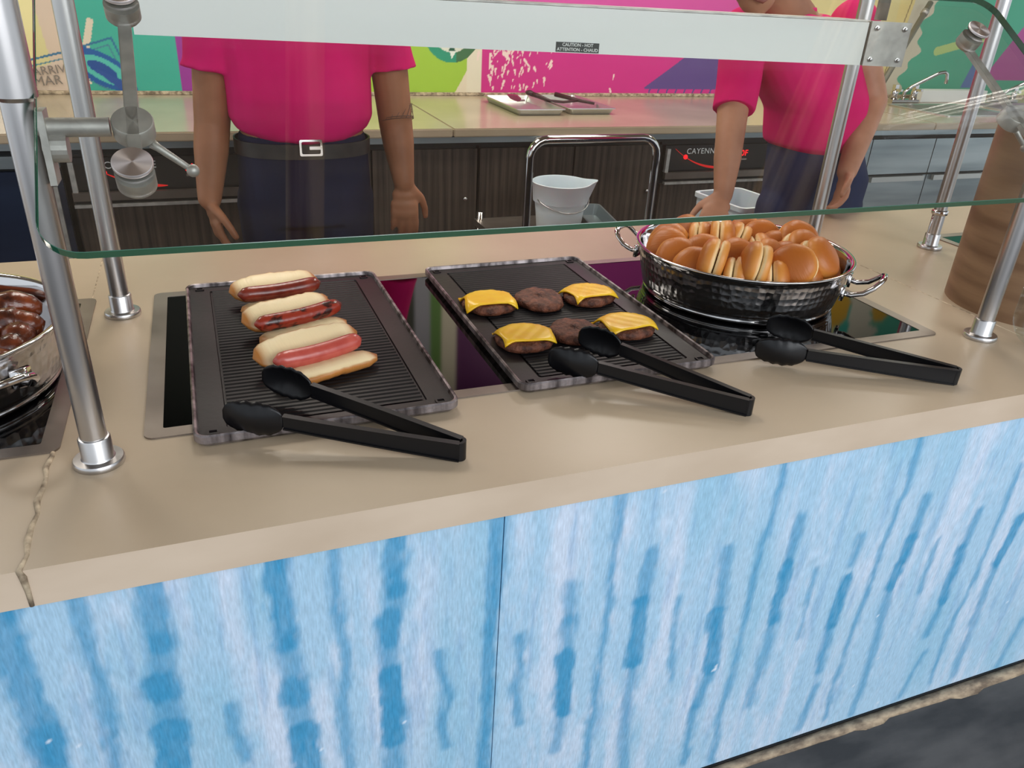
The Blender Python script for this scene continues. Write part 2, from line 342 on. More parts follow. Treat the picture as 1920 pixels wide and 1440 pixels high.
def panelgrid(name,x0,x1,z0,z1,y,step,colf,m,parent=None,depth=.02):
    nx=max(1,int((x1-x0)/step)); nz=max(1,int((z1-z0)/step))
    xs=np.linspace(x0,x1,nx+1); zs=np.linspace(z0,z1,nz+1); X,ZZ=np.meshgrid(xs,zs)
    v=np.stack([X,np.full_like(X,y),ZZ],-1).reshape(-1,3); i=np.arange((nx+1)*(nz+1)).reshape(nz+1,nx+1)
    f=np.stack([i[:-1,:-1],i[:-1,1:],i[1:,1:],i[1:,:-1]],-1).reshape(-1,4)
    b=len(v); back=[(x0,y+depth,z0),(x1,y+depth,z0),(x1,y+depth,z1),(x0,y+depth,z1)]
    c0,c1,c2,c3=i[0,0],i[0,-1],i[-1,-1],i[-1,0]
    fl=f.tolist()+[[b+3,b+2,b+1,b],list(i[0,::-1])+[b,b+1],list(i[-1,:])+[b+2,b+3],list(i[:,0])+[b+3,b],list(i[::-1,-1])+[b+1,b+2]]
    me=bpy.data.meshes.new(name); me.from_pydata(v.tolist()+back,[],fl)
    col=colf(X,ZZ).reshape(-1,3); setcol(me,np.vstack([col,np.tile(col.mean(0),(4,1))]))
    return link(name,me,m,parent)
struct(panelgrid('wall_back',-1.0,5.3,.9,1.45,3.2,.0042,mural,'mural',depth=.08))
for q_ in ((-3.2,-1.0,.9,1.45,.02),(5.3,6.5,.9,1.45,.02),(-3.2,6.5,1.45,2.75,.022)): struct(panelgrid('wall_back',q_[0],q_[1],q_[2],q_[3],3.2,q_[4],mural,'mural',depth=.08))
struct(bx('wall_back_lower',(-3.2,3.2,0),(6.5,3.28,.9),'wood_dark'))
tm=lambda x,y,Y,z=0: Matrix.Translation((x,Y,y))@FACE
p=V(92,132,3.195); o=text('wall_lettering','ARRIV',.046,'grey_ink',None,Matrix.Translation(p)@FACE@Matrix.Rotation(.12,4,'Z')); struct(o)
p=V(90,152,3.195); o=text('wall_lettering','MAR',.052,'grey_ink',None,Matrix.Translation(p)@FACE@Matrix.Rotation(.1,4,'Z')); struct(o)
# wooden poles overhead (seen mirrored in the guard glass)
def reflpt(px,py,ztop):
    n=Vector((0,-.581,.814)); P0=Vector((-.1,.025,1.182)); d=Vector(ray(px,py)); C=Vector(CAM)
    t=(P0-C).dot(n)/d.dot(n); q=C+d*t; r=d-2*d.dot(n)*n; return q+r*((ztop-q.z)/r.z)
for i,(a,b,r,lab) in enumerate((((575,100),(575,455),.042,'weathered brown timber beam under the ceiling, left one seen mirrored in the glass'),((1585,120),(1470,395),.07,'weathered brown timber beam under the ceiling, right one seen mirrored in the glass'))):
    A=reflpt(*a,2.45); B=reflpt(*b,2.45); d=(B-A).normalized(); mid=(A+B)/2
    L=.9; ang=math.atan2(d.y,d.x)
    t=thing('timber_beam',lab,'beam',(mid.x,mid.y,2.5),ang)
    bm=bmesh.new(); box(bm,(-1.1,-r,-.05),(1.1,r,.05)); o=fin(bm,'beam_timber','pole',t,bevel=.008)
    for s in (-.9,.9): bx('hanger',(s-.01,-.01,.05),(s+.01,.01,.25),'dullsteel',t)

# ================================================================ FRONT COUNTER
ctr=thing('buffet_counter','long buffet counter with beige solid-surface top and blue printed front','counter',(0,0,.24))
def cp(o): o.location=(0,0,-.24); return o
SL=[(-1.9,-.2033),(-.2015,1.289),(1.292,3.6)]
for a,b in SL:
    bm=bmesh.new(); vs=box(bm,(a,-.004,.857),(b,.93,Z)); o=fin(bm,'slab',['counter','fascia'],ctr,bevel=.0035); cp(o)
    for f in o.data.polygons: f.material_index=1 if (f.normal.y<-.5 and f.center.y<.1) else 0
bm=bmesh.new(); pts=[H(85,872,Z+.0005),H(76,915,Z+.0005),H(66,960,Z+.0005),H(52,1005,Z+.0005),H(40,1060,Z+.0005)]
pts=[Vector((-.203+.002*math.sin(i*2.3),.22-.224*i/10,Z-.0005)) for i in range(11)]+[Vector((-.2025,-.0045,.893)),Vector((-.2020,-.004,.875)),Vector((-.2022,-.004,.858))]
tube(bm,pts,[.0022+.0014*((i*7)%3)/2 for i in range(11)]+[.0034,.0026,.0022],8); cp(fin(bm,'sealant_bead','sealant',ctr,True))
bm=bmesh.new(); tube(bm,[Vector((1.2905,y,Z-.0012)) for y in (0,.4,.93)],.0018,6); cp(fin(bm,'joint_line','sealant',ctr,True))
bm=bmesh.new(); tube(bm,[Vector((-.2024,y,Z-.0008)) for y in (.2,.5,.93)],.0014,6); cp(fin(bm,'joint_line','sealant',ctr,True))
# wave-printed front panels: streaks as traced in the panel plane (x along, z up)
def PX(l,w,k=1.0): return ([ (V(a,b,0).x,V(a,b,0).z) for a,b in l],w,k)
ST=[PX([(0,1129),(23,1250),(50,1308),(75,1350),(100,1430)],.020,.8),PX([(132,1102),(148,1152),(171,1230),(187,1281),(210,1354),(218,1440)],.012,.62),
PX([(276,1078),(288,1152),(303,1210)],.020,.75),PX([(300,1285),(304,1300)],.026,.8),PX([(321,1372),(326,1450)],.027,.95),PX([(303,1210),(304,1290),(321,1372)],.022,.55),
PX([(513,1036),(525,1133),(540,1210)],.018,.9),PX([(553,1290),(556,1310)],.023,.7),PX([(570,1375),(576,1450)],.025,.95),PX([(540,1210),(553,1290),(570,1375)],.018,.55),
PX([(630,1008),(638,1152),(650,1230),(646,1327),(657,1440)],.0095,.6),PX([(436,1327),(440,1366),(463,1425)],.010,.6),PX([(86,1385),(96,1440)],.026,.6),
PX([(744,986),(740,1057),(742,1110)],.016,.9),PX([(734,1160),(732,1200)],.021,.8),PX([(733,1268),(735,1388)],.023,.95),PX([(742,1110),(733,1186),(733,1268),(738,1450)],.018,.55),
PX([(827,1225),(829,1265),(842,1311),(827,1361),(838,1402)],.009,.65),PX([(933,948),(929,1040),(925,1132),(921,1215),(917,1298),(910,1394),(905,1450)],.015,.75),
PX([(977,1194),(981,1240),(969,1290),(975,1357)],.009,.65),PX([(1069,1100),(1066,1165)],.015,.45),PX([(1062,1232),(1058,1336)],.020,.95),PX([(1066,1165),(1060,1300),(1042,1407)],.014,.5),
PX([(1169,907),(1158,998),(1140,1132),(1127,1223),(1121,1298),(1108,1361),(1100,1440)],.0085,.7),
PX([(1221,1040),(1204,1130)],.015,.6),PX([(1202,1132),(1187,1245)],.019,.95),PX([(1187,1248),(1179,1319),(1167,1450)],.015,.5),
PX([(1275,1123),(1262,1215),(1256,1277)],.007,.6),PX([(1300,1332),(1283,1430)],.013,.6),
PX([(1475,852),(1453,949),(1414,1080),(1397,1163),(1380,1241),(1351,1338),(1337,1440)],.0075,.7),
PX([(1502,973),(1478,1061)],.014,.6),PX([(1478,1061),(1448,1165)],.017,.95),PX([(1448,1168),(1429,1250),(1405,1323)],.014,.5),
PX([(1531,1070),(1512,1143),(1502,1197)],.006,.6),PX([(1366,1032),(1350,1140)],.013,.55),PX([(1345,1153),(1332,1255)],.019,.95),PX([(1332,1255),(1307,1323)],.013,.7),
PX([(1619,1007),(1600,1060)],.012,.55),PX([(1592,1085),(1562,1172)],.017,.95),PX([(1560,1177),(1536,1260)],.013,.6),
PX([(1735,803),(1701,915),(1657,1032),(1628,1114),(1599,1187),(1560,1299),(1550,1348)],.0075,.7),
PX([(1740,934),(1713,1008)],.014,.6),PX([(1711,1012),(1672,1100)],.017,.95),PX([(1672,1100),(1653,1168),(1619,1289),(1599,1338)],.013,.55),
PX([(1837,959),(1806,1025)],.013,.6),PX([(1803,1030),(1769,1129)],.015,.85),PX([(1769,1129),(1740,1192)],.012,.6),PX([(1760,1012),(1726,1110)],.006,.6),
PX([(1920,871),(1867,993),(1828,1090),(1779,1187),(1745,1280)],.007,.65),PX([(1915,973),(1871,1056)],.017,.95),PX([(1871,1056),(1842,1124),(1803,1231),(1789,1270)],.013,.5),
PX([(1920,1163),(1871,1250)],.010,.5),PX([(1735,1226),(1687,1309)],.010,.5),PX([(1531,1289),(1497,1367)],.011,.5)]
BASE=lin((166,200,224)); PALE=lin((200,214,232)); MID=lin((144,191,216)); DARK=lin((62,146,190))
def waves(x,z):
    c=np.zeros(x.shape+(3,))
    wob=.007*(fbm(x*14,z*9,2,2)-.5)+.005*(fbm(x*70,z*60,2,12)-.5)
    n1=fbm((x+wob)*34,z*5,5,1); n2=fbm(x*150,z*34,3,9); n3=fbm(x*9,z*3.2,3,21)
    t=np.clip((n1-.42)*3.0+1.1*(n2-.5),0,1)[...,None]; c[:]=BASE*(1-t)+PALE*t
    t=np.clip((.52-n3)*4+(n2-.5)*.6,0,.75)[...,None]; c=c*(1-t*.8)+MID*t*.8
    t=np.clip((fbm(x*90,z*9,3,31)-.62)*6,0,1)[...,None]*.35; c=c*(1-t)+lin((110,158,200))*t
    for off in (0,1.5):
      for pts,wd,k in ST:
        if off and max(p[0] for p in pts)+off<x.min(): continue
        if off and pts[0][0]<.28-0: continue
        d=np.full(x.shape,9.)
        for a,b in zip(pts,pts[1:]): d=np.minimum(d,seg(x+wob,z,(a[0]+off,a[1]),(b[0]+off,b[1]),wd*1.45))
        e=(np.clip(.5-(d+.007*(n2-.5)*2)/(.006+.010*(1-k)),0,1)*k**.5*(.84+.5*(n2-.4)))[...,None]; e=np.clip(e,0,1)
        c=c*(1-e)+DARK*e
    sp=(vnoise(x*190,z*110,77)>.985)&(n3>.5); c[sp]=lin((214,226,240))
    return c
for a,b in ((-1.9,-.9465),(-.945,.2742),(.2755,1.494),(1.4955,2.714),(2.7155,3.5)):
    cp(panelgrid('front_panel',a,b,.2475,.8565,.002,.0042,waves,'print',ctr,.018))
cp(bx('carcass',(-1.9,.022,.2405),(3.5,.9,.8565),'darkgap',ctr))
cp(bx('base_trim',(-1.9,-.001,.2405),(3.5,.02,.2465),'darkgap',ctr))
# ragged tan sealant strip on deck
bm=bmesh.new(); n=260; A=[];B=[]
for i in range(n+1):
    x=-1.9+5.4*i/n; wv=.016+.010*float(fbm(np.array([x*9.]),np.array([1.]),3,4)[0])+(.007 if .98<x<1.03 or 1.2<x<1.26 else 0)
    A.append([Vector((x,-.0015,.2402)),Vector((x,-.0015,.2445)),Vector((x,-.012,.2435)),Vector((x,-wv,.2402))])
loft(bm,A,True,True); struct(fin(bm,'trim_deck','decktrim',None,True))

# ================================================================ HOBS
def hob(x0,x1,label,y0=.205,y1=.70,fw=.021,rot=0):
    cx,cy=(x0+x1)/2,(y0+y1)/2; w,d=x1-x0,y1-y0
    t=thing('induction_hob',label,'hob',(cx,cy,Z),rot)
    bm=bmesh.new(); k=[rrect(w,d,.012,5,z=.0),rrect(w,d,.012,5,z=.0022),rrect(w-2*fw,d-2*fw,.003,5,z=.0022),rrect(w-2*fw,d-2*fw,.003,5,z=.0006)]
    loft(bm,k,False); fin(bm,'steel_frame','frame',t,False)
    bm=bmesh.new(); loft(bm,[rrect(w-2*fw,d-2*fw,.003,5,z=.0002),rrect(w-2*fw,d-2*fw,.003,5,z=.0016)]); fin(bm,'glass_plate','hobglass',t)
    return t
hob(-.107,.516,'black glass induction hob in a steel frame under the hot dog tray')
hob(.519,1.144,'black glass induction hob in a steel frame under the hammered bun pot')
hob(-.82,-.195,'black glass induction hob with steel frame under the pot at far left edge')
hob(1.64,2.26,'black glass induction hob behind the right front post, mostly cut off by the wooden drum')

# ================================================================ GRIDDLE TRAYS
def tray(label,corners,z=.9018):
    c=sum((Vector(q) for q in corners),Vector())/4
    fl,fr,bl,br=[Vector(q) for q in corners]
    w=((fr-fl).length+(br-bl).length)/2+.006; d=((bl-fl).length+(br-fr).length)/2+.006
    v=((bl+br)-(fl+fr)).normalized(); rz=math.atan2(-v.x,v.y)
    t=thing('griddle_tray',label,'tray',(c.x,c.y,z),rz)
    bm=bmesh.new()
    lo=[rrect(w-.012,d-.012,.012,5,z=0),rrect(w,d,.016,5,z=.006),rrect(w,d,.016,5,z=.0145),rrect(w-.004,d-.004,.015,5,z=.0165),rrect(w-.009,d-.009,.013,5,z=.0155),rrect(w-.012,d-.012,.012,5,z=.0105)]
    loft(bm,lo,False); fin(bm,'rim','traymetal',t,auto=True)
    bm=bmesh.new(); iw,idp=w-.075,d-.052
    loft(bm,[rrect(w-.0122,d-.0122,.012,5,z=.001),rrect(w-.0122,d-.0122,.012,5,z=.0104),rrect(iw,idp,.004,5,z=.0100),rrect(iw-.002,idp-.002,.004,5,z=.0075)],True); fin(bm,'tray_bed','tray',t,auto=False)
    n=46; vs=[];fs=[]
    for i in range(n*4+1):
        y=-idp/2+.003+(idp-.006)*i/(n*4); zz=.0092+(.0013,.0013,0,0)[i%4]*1
        vs+=[(-iw/2+.004,y,zz),(iw/2-.004,y,zz)]
    for i in range(n*4): fs.append((2*i,2*i+1,2*i+3,2*i+2))
    me=bpy.data.meshes.new('ribbed_plate'); me.from_pydata(vs,[],fs); link('ribbed_plate',me,'plate',t)
    for sx,sy in ((1,1),(1,-1),(-1,-1),(-1,1)):
        bm=bmesh.new(); q=.006
        loft(bm,[rrect(.014,.012,.002,3,c=(sx*(w/2-.022),sy*(d/2-.017)),z=.0103),rrect(.014,.012,.002,3,c=(sx*(w/2-.022),sy*(d/2-.017)),z=.0122),rrect(.009,.007,.001,3,c=(sx*(w/2-.022),sy*(d/2-.017)),z=.0122),rrect(.009,.007,.001,3,c=(sx*(w/2-.022),sy*(d/2-.017)),z=.0105)],False)
        fin(bm,'corner_lug','tray',t)
    return t
tray('black ribbed griddle tray with worn rim carrying three hot dogs',[H(366,817,.917),H(862,755,.917),H(352,530,.917),H(699,513,.917)])
tray('black ribbed griddle tray with worn rim carrying six burger patties',[H(978,722,.917),H(1345,672,.917),H(797,500,.917),H(1080,483,.917)])
TZ=.9018+.0108

# ---------------------------------------------------------------- hot dogs
CR=lin((196,128,62)); CR2=lin((222,160,92)); CM=lin((238,216,172))
def lobe(name,Ln,a,b,tilt,off,parent,cream_side,bend=.004,seed=0):
    n=22;m=26;vs=[];cols=[]
    rr=random.Random(seed)
    ph=rr.uniform(0,6)
    for i in range(n+1):
        s=-1+2*i/n; e=max(0,1-abs(s)**3.6)**.5; e=max(e,.03)
        x=s*Ln/2
        for k in range(m):
            an=2*PI*k/m; ca,sa=math.cos(an),math.sin(an)
            wob=1+.04*math.sin(5*s+ph+2*an)+.02*math.sin(17*s+ph)
            ya=a*ca*e*wob; zb=b*sa*e*wob
            if sa>0: zb*=.62
            y=ya*math.cos(tilt)-zb*math.sin(tilt); z=ya*math.sin(tilt)+zb*math.cos(tilt)
            vs.append((x,off[0]+y+bend*(s*s)*off[2],off[1]+z+.0005*math.sin(30*s+ph)))
            t=np.clip((sa-.22)*4+.6*math.sin(9*s+an*3)*.2,0,1)
            edge=np.clip((e-.55)*4,0,1); t=t*edge
            cr=CR*(.75+.25*(1-abs(s)))+.0; cc=cr*(1-.35*max(0,-sa))+CR2*.35*max(0,-sa)
            cols.append(cc*(1-t)+CM*t)
    fs=[(i*m+k,i*m+(k+1)%m,(i+1)*m+(k+1)%m,(i+1)*m+k) for i in range(n) for k in range(m)]
    fs+=[tuple(range(m))[::-1],tuple(n*m+k for k in range(m))]
    me=bpy.data.meshes.new(name); me.from_pydata(vs,[],fs); setcol(me,np.array(cols)); return link(name,me,'bun',parent,True)
def hotdog(label,pa,pb,sm,zz,open_=.75,sl=.135,gap=0,soff=0,bl=.148):
    A=H(*pa,zz+.02); B=H(*pb,zz+.02); c=(A+B)/2; d=B-A; rz=math.atan2(d.y,d.x); Ln=bl
    t=thing('hot_dog',label,'hot dog',(c.x,c.y,zz),rz)
    lobe('bun_back',Ln,.027,.016,open_,(.020,.026,1),t,1,seed=len(label))
    lobe('bun_front',Ln*.97,.026,.014,-.05,(-.020-gap,.0105,-1),t,1,bend=.006,seed=len(label)+3)
    bm=bmesh.new(); n=18; pts=[];rs=[]
    for i in range(n+1):
        s=-1+2*i/n; pts.append(Vector((s*sl/2+soff,-.010-gap*.5+.004*s*s,.0275+.003*s*s))); rs.append(.0128*max(.05,(1-abs(s)**9))**.5)
    tube(bm,pts,rs,16); o=fin(bm,'sausage',sm,t,True)
    for s in (-1,1):
        bm=bmesh.new(); ball(bm,(s*(sl/2-.0015)+soff,-.006-gap*.5,.0305),.0028,8); fin(bm,'sausage_tip',sm,t,True)
    return t
hotdog('hot dog farthest back on the left tray, dark red sausage in toasted bun',(448,562),(596,538),'saus1',TZ,.55)
hotdog('middle hot dog of the left tray with charred split sausage',(470,620),(632,580),'saus2',TZ,.6,sl=.142,soff=.004)
hotdog('front hot dog with pale pink sausage in a wide open bun, touched by tongs',(497,690),(680,640),'saus3',TZ,.62,sl=.132,gap=.006,bl=.160)

# ---------------------------------------------------------------- patties
def patty(label,px,cheese,rx=.047,ry=.040,rz=0,seed=0,crz=0,coff=(0,.006)):
    c=H(px[0],px[1],TZ+.012); t=thing('burger_patty',label,'patty',(c.x,c.y,TZ),rz)
    bm=bmesh.new(); rr=random.Random(seed); ph=[rr.uniform(0,6) for _ in range(4)]
    n=44; prof=[(.0,.0),(.8,.0),(.96,.003),(1.0,.008),(.97,.0125),(.86,.0155),(.6,.0165),(.3,.0168),(.02,.0168)]
    loops=[]
    for j,(q,z) in enumerate(prof):
        lp=[]
        for k in range(n):
            a=2*PI*k/n; w=1+.03*math.sin(3*a+ph[0])+.025*math.sin(5*a+ph[1])+.015*math.sin(11*a+ph[2]+j)
            qq=max(q,.02); lp.append(Vector((rx*qq*w*math.cos(a),ry*qq*w*math.sin(a),z+(.0012*math.sin(7*a+j*2+ph[3]) if z>.01 else 0))))
        loops.append(lp)
    loft(bm,loops); fin(bm,'meat','patty',t,True)
    if cheese:
        S=.041; nn=16
        def h(x,y):
            q=math.sqrt((x/rx)**2+(y/ry)**2)
            return .0182-max(0,q-.86)**1.3*.055
        cr,sr=math.cos(crz),math.sin(crz)
        def fn(u,v):
            x=(u-.5)*2*S;y=(v-.5)*2*S*.88
            x*=1+.04*math.sin(v*7+seed); y*=1+.05*math.sin(u*6+seed)
            X=coff[0]+cr*x-sr*y; Y=coff[1]+sr*x+cr*y
            return (X,Y,max(.0015,h(X,Y)+.0005*math.sin(u*22)*math.sin(v*17)))
        o=grid('cheese_slice',nn,nn,fn,'cheese',t)
        so=o.modifiers.new('thick','SOLIDIFY'); so.thickness=.0025; so.offset=1
    return t
patty('cheese-topped burger patty at the back left of the right tray',(919,566),True,seed=1,crz=-.1,coff=(-.002,.008))
patty('plain brown burger patty without cheese in the back row between two cheese ones',(1012,558),False,.041,.047,seed=2)
patty('cheese-topped burger patty at the back right of the right tray',(1104,552),True,seed=3,crz=.12,coff=(.0,.008))
patty('cheese-topped burger patty at the front left of the right tray',(985,632),True,seed=4,crz=-.05,coff=(0,.007))
patty('plain brown burger patty partly under the scoop of the middle tongs',(1078,618),False,.042,.043,seed=5)
patty('cheese-topped burger patty at the front right of the right tray',(1174,610),True,seed=6,crz=.05,coff=(.001,.008))

# ================================================================ POTS
def pot(label,c,handles):
    t=thing('chafing_pot',label,'pot',(c[0],c[1],.9022))
    r=.192; h=.086
    bm=bmesh.new()
    prof=[(.02,.001),(.170,.001),(.175,.004),(.1755,.008),(.1735,.0095),(.177,.012),(.184,.04),(.189,.072),(.1905,.080),(.196,.0845),(.1975,.0865),(.196,.0885),(.190,.0875),(.1875,.083),(.184,.06),(.178,.015),(.170,.006),(.02,.006)]
    lathe(bm,prof,96)
    o=fin(bm,'pot_body',['chrome','hammered'],t,True)
    for f in o.data.polygons:
        z=f.center.z; rad=math.hypot(f.center.x,f.center.y); f.material_index=1 if (.011<z<.078 and rad>.174 and f.normal.x*f.center.x+f.normal.y*f.center.y>0) else 0
    for az in handles:
        a=math.radians(az); mt=Matrix.Rotation(a,4,'Z')
        bm=bmesh.new()
        P=[(.188,-.042,.052),(.203,-.040,.050),(.222,-.037,.056),(.236,-.034,.068),(.243,-.026,.076),(.246,-.012,.079),(.246,.012,.079),(.243,.026,.076),(.236,.034,.068),(.222,.037,.056),(.203,.040,.050),(.188,.042,.052)]
        tube(bm,[mt@Vector(q) for q in P],.0055,10,flat=.8)
        for s in (-1,1):
            box(bm,(-.003,-.012,-.011),(.003,.012,.011),mt@Matrix.Translation((.1895,s*.042,.052)))
        fin(bm,'handle','chrome',t,True)
        for s in (-1,1):
            bm=bmesh.new(); ball(bm,mt@Vector((.194,s*.048,.052)),.0035,8); fin(bm,'rivet','chrome',t,True)
    return t
PC=(.913,.472)
pot('round hammered steel pot full of burger buns on the right hob',PC,(-50,128))
pot('round hammered steel pot at far left edge holding dark glazed meat',(-.39,.42),(-50,130))
# burger buns
def bunmesh(kind):
    R0=.040; HS=.84
    n=30; prof={'crown':[(0,.0),(.8,.0),(.95,.003),(1,.009),(.97,.017),(.86,.025),(.62,.031),(.3,.0335),(0.02,.034)],'heel':[(0,0),(.85,0),(.97,.002),(1,.006),(.985,.011),(.93,.0155),(.8,.018),(.4,.019),(.02,.019)]}[kind]
    vs=[];cols=[]
    for j,(q,z) in enumerate(prof):
        for k in range(n):
            a=2*PI*k/n; w=1+.015*math.sin(3*a+j*.3)+.01*math.sin(7*a); vs.append((R0*max(q,.02)*w*math.cos(a),R0*max(q,.02)*w*math.sin(a),z*HS))
            t=min(1,z/.012); f=min(1,max(0,(z-.012)/.015))
            t=min(1,max(0,(z-.001)/.006)); base=lin((244,222,172))*(1-t)+lin((212,142,66))*t
            cols.append(base*(1-f)+lin((172,96,34))*f if z>.0 else lin((244,222,178)))
    fs=[(i*n+k,i*n+(k+1)%n,(i+1)*n+(k+1)%n,(i+1)*n+k) for i in range(len(prof)-1) for k in range(n)]+[tuple(range(n))[::-1],tuple((len(prof)-1)*n+k for k in range(n))]
    me=bpy.data.meshes.new(kind); me.from_pydata(vs,[],fs); setcol(me,np.array(cols)); me.materials.append(MT['bun']); me.polygons.foreach_set('use_smooth',[True]*len(me.polygons)); return me
crown,heel=bunmesh('crown'),bunmesh('heel')
BUNS=[ # px, py, z, azimuth of the crown side, elevation
(1248,452,1.0,215,35,'left rim, half covered by its neighbours'),(1258,437,1.0,200,40,'left rim, farthest back of the left fan'),(1268,466,.998,230,38,'left rim, third of the fan'),(1298,489,.995,240,35,'front left rim, nearest of the left fan'),
(1290,421,1.0,180,30,'back left, under the glass edge'),(1316,436,1.004,320,10,'upper left, showing its pale edge'),
(1334,452,1.0,200,15,'left of centre behind the big middle bun'),(1356,430,1.02,325,6,'back centre, sticking up above the glass edge'),(1384,437,1.012,141,15,'back centre, right of the upright one'),
(1381,467,1.008,262,42,'very middle of the pot, lying flattest'),(1434,434,1.006,235,30,'back right of centre, glossy tip'),(1418,450,1.002,330,20,'centre, small visible tip'),
(1446,468,1.004,300,32,'right of centre, thin wedge showing its crumb'),(1356,497,1.0,141,8,'front rim, left of the split pair'),(1384,499,1.0,318,6,'front rim, right of the split pair'),
(1414,503,1.0,150,10,'front rim, centre'),(1444,504,.998,325,10,'front rim, narrow one right of centre'),(1482,498,1.0,215,25,'front right, large with a broken pale top'),
(1466,447,1.002,250,40,'back right, long one by the rim'),(1504,450,1.0,262,42,'right, broad one near the back rim'),(1528,467,1.0,285,42,'right side, upper of the right fan'),
(1540,484,.998,300,38,'right side, middle of the right fan'),(1516,500,.995,320,28,'front right, lower of the right fan'),(1560,478,.992,330,35,'far right against the rim'),
(1574,492,.99,310,30,'lowest at the right rim, under the right fan'),(1402,424,1.0,215,20,'back rim, under the glass edge'),(1478,470,1.0,255,45,'between the thin wedge and right fan'),(1310,462,1.002,225,28,'left of centre, in front of the dark gap'),(1588,470,.992,345,25,'outermost at right, beside the handle'),(1560,452,.996,20,25,'back right rim, behind the right fan')]
BP=[]
for (px,py,z,az,el,lab) in BUNS:
    c=H(px,py,z); c.z-=.022; BP.append(c)
for it in range(30):
    for i in range(len(BP)):
        for j in range(i):
            d=BP[i]-BP[j]; 
            if d.length<.044: q=d.normalized()*(.044-d.length)*.25; BP[i]+=q; BP[j]-=q
    for p_ in BP:
        v=Vector((p_.x-PC[0],p_.y-PC[1]))
        if v.length>.141: v=v.normalized()*.141; p_.x=PC[0]+v.x; p_.y=PC[1]+v.y
        p_.z=min(max(p_.z,.970),.998)
for i,(px,py,z,az,el,lab) in enumerate(BUNS):
    c=BP[i]; a,e=math.radians(az),math.radians(el)
    nrm=Vector((math.cos(a)*math.cos(e),math.sin(a)*math.cos(e),math.sin(e)))
    t=thing('burger_bun','burger bun in the steel pot, '+lab,'bun',c,group='burger buns heaped in the pot')
    t.rotation_mode='QUATERNION'; t.rotation_quaternion=nrm.to_track_quat('Z','Y')@Matrix.Rotation(R_.uniform(0,6),3,'Z').to_quaternion()
    for me,nm,s in ((crown,'crown',1),(heel,'heel',-1)):
        o=bpy.data.objects.new(nm,me); COL.objects.link(o); o.parent=t
        if s<0: o.rotation_euler=(PI,0,0); o.location=(R_.uniform(-.003,.003),R_.uniform(-.002,.002),-.001)
        else: o.location=(0,0,.001)
k=0
for x,y,z in [(-.05,0,.05),(.05,.03,.048),(0,-.06,.05),(.0,.06,.05),(-.1,.03,.045),(.1,-.02,.045)]:   # lower layer, hidden but real
    t=thing('burger_bun','burger bun lying flat in the pot, '+['under the left fan','under the right fan','at the front of the lower layer','at the back of the lower layer','against the left inner wall','against the right inner wall'][k],'bun',(PC[0]+x,PC[1]+y,.912+(k%2)*.004),group='burger buns in the lower layer')
    k+=1
    for me,nm,s in ((crown,'crown',1),(heel,'heel',-1)):
        o=bpy.data.objects.new(nm,me); COL.objects.link(o); o.parent=t
        if s<0: o.rotation_euler=(PI,0,0); o.location=(0,0,.02)
        else: o.location=(0,0,.021)
# glazed meat in left pot
rr=random.Random(5); labs=['nearest the right inner wall','beside the one at the right wall','in front of the middle','at the back of the heap','deep in the middle','toward the hidden left side','curled over its neighbour','lowest by the front wall','on top of the heap','behind the top piece','small dark one','leaning on the back wall','touching the front right wall','against the right wall, upper','against the right wall, lower','between wall and heap at back right','thin strip at the right edge','top right of the heap']
for i in range(18):
    a=i*2.4; rad=.035+.095*((i*5)%12)/12
    if i>=12: a=-.5+(i-12)*.36; rad=.128+.012*(i%2)
    x=-.39+rad*math.cos(a); y=.42+rad*math.sin(a)
    t=bmesh.new(); az=rr.uniform(0,6); L=.035
    pts=[Vector((math.cos(az+.5*s)*s*L,math.sin(az+.5*s)*s*L,.012*(1-s*s)+.002*math.sin(9*s))) for s in np.linspace(-1,1,11)]
    tube(t,pts,[max(.004,.019*(1-abs(s)**4)**.5*(1+.12*math.sin(7*s+i))) for s in np.linspace(-1,1,11)],12)
    o=fin(t,'glazed_meat_piece','braised',None,True); o.location=(x,y,.942+.007*(i%4)); tag(o,'dark glazed piece of meat in the left pot, '+labs[i],'meat','glazed meat in the left pot')

